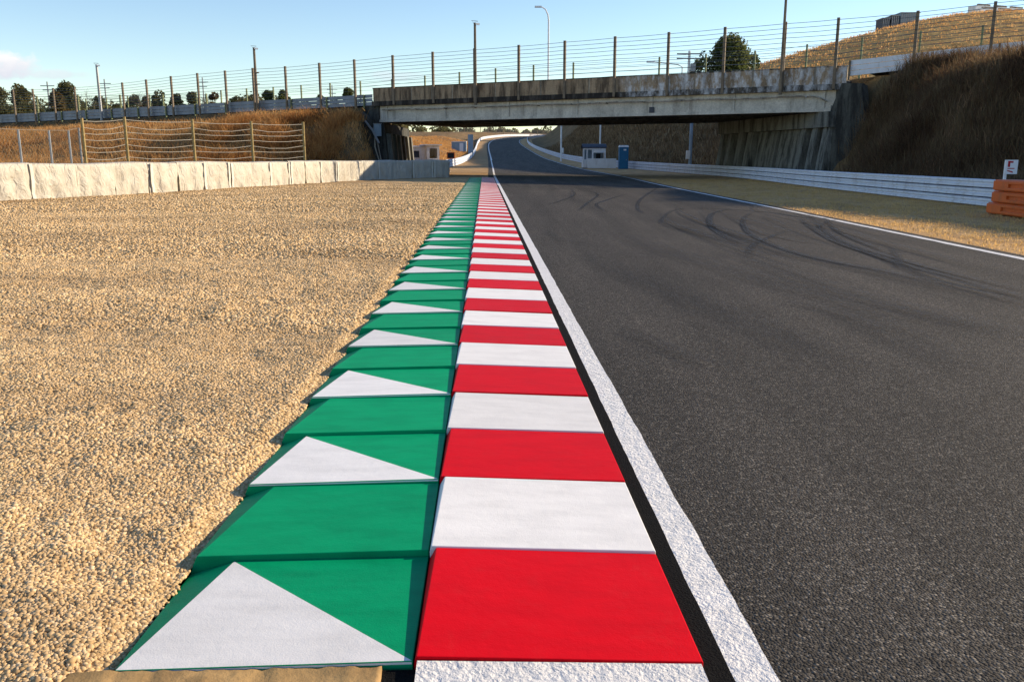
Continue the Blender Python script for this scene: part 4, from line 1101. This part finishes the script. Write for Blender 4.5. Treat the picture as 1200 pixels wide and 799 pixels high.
def s_left():
    x = R.uniform(-66,-11); y = R.uniform(36,100); q = qn(x, y)
    if q > -1.8 or q < interp(x, QF)-1.0 or x > floor_l(y)+.2: return None
    return (x, y, H(x, y))
blades(11000, s_left, .3, .95, .032, 'goldgrass', 'dry_grass', 'golden brown dry grass covering the left bank below the upper road', 9, .24, 1.6)
def s_bush():
    x = R.uniform(-24,-11.3); y = R.uniform(52,76); q = qn(x, y)
    if q > -2.0 or q < interp(x, QF)-.5 or noise.noise(Vector((x*.35, y*.35, 4))) < -.05: return None
    return (x, y, H(x, y)+R.uniform(-.1,.25))
blades(3200, s_bush, .5, 1.5, .03, 'goldgrass', 'dry_bushes', 'russet dry bushes on the bank beside the bridge left end', 14, .3, 1.9, tone=-.1)
def s_right():
    y = R.uniform(14,62); x = floor_r(y) + abs(R.gauss(0,1))*7 + .35
    p = Vector((x, y, 0)); q = qn(x, y)
    if q > -.7 or x > 36: return None
    s = (p-Vector((0,LC,0))).dot(A)
    if s < SR+1.3 or (s < SR+3.6 and q > -1.6): return None
    return (x, y, H(x, y))
blades(11000, s_right, .4, 1.35, .035, 'darkgrass', 'bank_weeds', 'tall dull brown weeds covering the shaded right bank', 9, .25, .9)
def s_right2():
    r = s_right()
    if r is None or noise.noise(Vector((r[0]*.3, r[1]*.3, 14))) < .12: return None
    return r
blades(1500, s_right2, .8, 1.9, .03, 'darkgrass', 'dead_shrubs', 'leafless brown shrubs on the shaded right bank', 16, .35, 1.2, tone=-.25)
def s_reed():
    y = R.uniform(17,30); x = armx(y)+R.uniform(.7,2.6); return (x, y, H(x, y))
blades(900, s_reed, .7, 1.6, .025, 'darkgrass', 'pampas_grass', 'arching dry reeds behind the guard rail near the marker sign', 14, .16, 1.5, tone=.25)
def s_farR():
    y = R.uniform(74,230); x = floor_r(y)+R.uniform(-.3,17+.08*(y-78)); return (x, y, H(x, y)-.05)
blades(19000, s_farR, .5, 1.3, .09, 'bankgrass', 'bank_grass', 'brown grass on the right bank beyond the bridge', 6, .35, 1.1)
def s_farL():
    y = R.uniform(92,300); x = floor_l(y)-R.uniform(-.3,26); return (x, y, H(x, y)-.05)
blades(8000, s_farL, .3, .8, .06, 'goldgrass', 'bank_grass', 'golden brown grass on the left slope beyond the bridge', 6, .3, .8, tone=-.1)
def s_verge():
    y = 9+R.random()**1.3*52; a = rr(y)+.25; b = armx(y)+.4; x = a+(b-a)*R.random()**.9; return (x, y, zr(y)-.01)
blades(15000, s_verge, .03, .10, .016, 'vergegrass', 'verge_grass', 'short dry grass of the verge between track and right guard rail', 5, .06, 1.0)
def s_hill():
    x = R.uniform(24,150); y = R.uniform(80,190)
    if hill(x, y) < .5 or qn(x, y) < 19: return None
    return (x, y, H(x, y)-.05)
blades(14000, s_hill, .15, .45, .08, 'goldgrass', 'hill_grass', 'golden grass on the hill above the right bank', 6, .5, .7, tone=.1)

def leaf_cloud(centers, radii, n, size, flat=1.0, rs=0):
    g = np.random.default_rng(rs); k = g.integers(0, len(centers), n)
    d = g.normal(0,1,(n,3)); d /= np.linalg.norm(d,axis=1)[:,None]
    r = g.uniform(.35,1.0,n)**.5; C = np.array(centers)[k] + d*(np.array(radii)[k]*r)[:,None]*np.array([1,1,flat])
    a = g.normal(0,1,(n,3)); a /= np.linalg.norm(a,axis=1)[:,None]; b = np.cross(a, g.normal(0,1,(n,3))); b /= np.linalg.norm(b,axis=1)[:,None]
    s = (size*g.uniform(.6,1.3,n))[:,None]
    V = np.stack([C-a*s, C-b*s*.55, C+a*s, C+b*s*.55],1).reshape(-1,3); F = np.arange(4*n).reshape(-1,4)
    lum = np.clip(.35*g.uniform(0,1,len(centers))[k]+.65*g.uniform(0,1,n),0,1)
    return V, F, np.repeat(lum,4)
def tree(name, label, foot, hgt, rad, mat, seed, nl=2600, size=.33, lobes=16, trunkf=.08, flat=.85, group=None, lean=0):
    g = random.Random(seed); root = thing(name, label, 'tree', foot, group)
    m = MB(); th = hgt*.62; m.tube([(0,0,-.3),(g.uniform(-.1,.1)*rad,0,th*.5),(lean,0,th)], rad*.075+.07, 7, .06)
    cs, rs_ = [], []
    lobes = int(lobes*2.2); nl = int(nl*2.2); size *= .72
    for i in range(lobes):
        a = g.uniform(0,6.283); f = g.uniform(trunkf,1.0); rr_ = rad*math.sin(math.pi*min(1,max(.12,(f-trunkf)/(1-trunkf)*.70+.27)))*g.uniform(.15,.85)
        c = (rr_*math.cos(a)+lean*f, rr_*math.sin(a), hgt*(trunkf+(f-trunkf)*.90)); cs.append(c); rs_.append(rad*g.uniform(.30,.50))
        b0 = Vector((lean*.5,0,th*g.uniform(.45,.95))); m.tube([b0, b0.lerp(Vector(c),.5)+Vector((0,0,.1*rad)), Vector(c)], rad*.02+.015, 4, .015)
    m.build('trunk', MAT['bark'], root, True)
    V, F, L = leaf_cloud(cs, rs_, nl, size, flat, seed)
    me = fast_mesh('crown', V, F, MAT[mat], L); link('crown', me, root)
    return root
def bare(name, label, foot, hgt, seed, mat='bark'):
    g = random.Random(seed); root = thing(name, label, 'tree', foot)
    trunk = MB(); crown = MB()
    def grow(p, d, L, r, lev):
        q = p+d*L; (trunk if lev < 1 else crown).tube([p, (p+q)/2+Vector((g.uniform(-.05,.05)*L,g.uniform(-.05,.05)*L,0)), q], r, 5 if lev < 2 else 3, r*.65, cap=False)
        if lev >= 5: return
        for _ in range(3 if lev < 3 else 2):
            nd = (d + Vector((g.gauss(0,.5), g.gauss(0,.5), g.gauss(.1,.28)))).normalized(); grow(p+d*L*g.uniform(.65,1), nd, L*g.uniform(.6,.82), r*.6, lev+1)
    grow(Vector((0,0,-.3)), Vector((0,0,1)), hgt*.3, hgt*.018+.04, 0)
    trunk.build('trunk', MAT[mat], root); crown.build('crown', MAT[mat], root); return root

def tree_px(px0, px1, pyt, Y, zf, label, mat, seed, name='evergreen_tree', **k):
    e = (px1-px0)*.12; a, b, t = at(px0-e, pyt, Y), at(px1+e, pyt, Y), at((px0+px1)/2, pyt, Y)
    return tree(name, label, (t.x, t.y, zf), t.z-zf, (b.x-a.x)/2, mat, seed, **k)
tree_px(822, 890, 46, 120, 6, 'big round evergreen tree behind the right half of the bridge', 'leaf', 21, nl=6500, size=.33, lobes=26, trunkf=.22)
tree_px(808, 829, 62, 124, 6, 'smaller evergreen tree left of the big round one', 'leaf', 22, nl=1800, size=.3, lobes=9, trunkf=.3)
tree_px(-26, 9, 97, 150, 5, 'brownish pine at the very left edge of the view', 'pine', 23, name='pine_tree', nl=2600, lobes=18)
tree_px(8, 38, 96, 155, 5, 'dark pine second from the left edge', 'pine', 24, name='pine_tree', nl=3000, lobes=20)
tree_px(52, 78, 107, 140, 5, 'bushy brown shrub tree beside the far-left green pine', 'brownleaf', 25, name='bushy_tree', nl=2200, lobes=16, trunkf=.1)
tree_px(58, 94, 97, 160, 5, 'broad dark pine left of the grey camera pole', 'pine', 26, name='pine_tree', nl=3200, lobes=22)
for i, (a, b, t, mat, lab) in enumerate(((144,166,106,'pine','low dark pine just right of the grey camera pole'),(164,175,108,'hedge','small bushy tree between two low pines at left'),(172,196,100,'pine','rounded pine with pointed top left of the bare trees'),
        (196,216,107,'hedge','low spreading tree right of the rounded pine'),(214,234,105,'pine','low pine beside the leftmost bare tree'),(262,284,106,'pine','low green tree left of the rusty camera pole'),
        (302,324,103,'leaf','dark round tree just right of the rusty camera pole'),(322,342,105,'leaf','second round tree right of the rusty camera pole'),(346,366,110,'hedge','low hedge-like tree between the round trees and the bridge'),(398,418,101,'leaf','round tree just left of the bridge end'))):
    tree_px(a, b, t, 185, 5, lab, mat, 40+i, name='field_tree', nl=1500, size=.4, lobes=11, trunkf=.18)
for i, (px, t, lab) in enumerate(((100,99,'bare leafless tree left of the grey camera pole'),(244,97,'bare leafless tree among the low trees at left'),(226,99,'small bare tree left of the larger bare one'),(288,95,'bare tree just left of the rusty camera pole'),(168,99,'bare tree behind the low pines'))):
    p = at(px, t, 175); bare('bare_tree', lab, (p.x, p.y, 5), (p.z-5)*1.12, 60+i)
for i, (a, b, t, lab) in enumerate(((104,128,113,'scrubby olive tree behind the grey camera pole'),(128,146,112,'scrubby tree just left of the low dark pine'),(284,302,110,'scrubby tree below the rusty camera pole'),(366,384,109,'scrubby tree midway between round trees and bridge'),(382,400,111,'last scrubby tree before the round tree by the bridge'))):
    tree_px(a, b, t, 195, 5, lab, 'hedge', 80+i, name='scrub_tree', nl=1300, size=.4, lobes=12, trunkf=.1)
tree_px(240, 258, 103, 170, 5, 'straw-coloured tree in front of a bare tree', 'brownleaf', 71, name='field_tree', nl=1200, size=.35, lobes=9, trunkf=.2)
cs = []; rs_ = []
for i in range(300):
    x = R.uniform(-145, -25); y = R.uniform(192, 215); hh = R.uniform(6.5, 10.5)*(1+.4*noise.noise(Vector((x*.08, 1, 2)))); cs.append((x, y, 5+hh*.55)); rs_.append(hh*.42)
V, F, L = leaf_cloud(cs, rs_, 30000, .5, .8, 98)
o = link('field_hedge', fast_mesh('field_hedge', V, F, MAT['hedge'], L)); o['kind'] = 'stuff'; tag(o, 'low scrubby hedge along the far field at left', 'hedge')
# far tree belt beyond the bend, one mass
cs = []; rs_ = []
for i in range(170):
    x = R.uniform(-190, 260); y = R.uniform(640, 720); z = H(x, y); hh = R.uniform(4, 9); cs.append((x, y, z+hh*.5)); rs_.append(hh*.62)
V, F, L = leaf_cloud(cs, rs_, 26000, 1.0, .9, 99)
o = link('far_woodland', fast_mesh('far_woodland', V, F, MAT['hedge'], L)); o['kind'] = 'stuff'; tag(o, 'far belt of woodland on the horizon', 'trees')
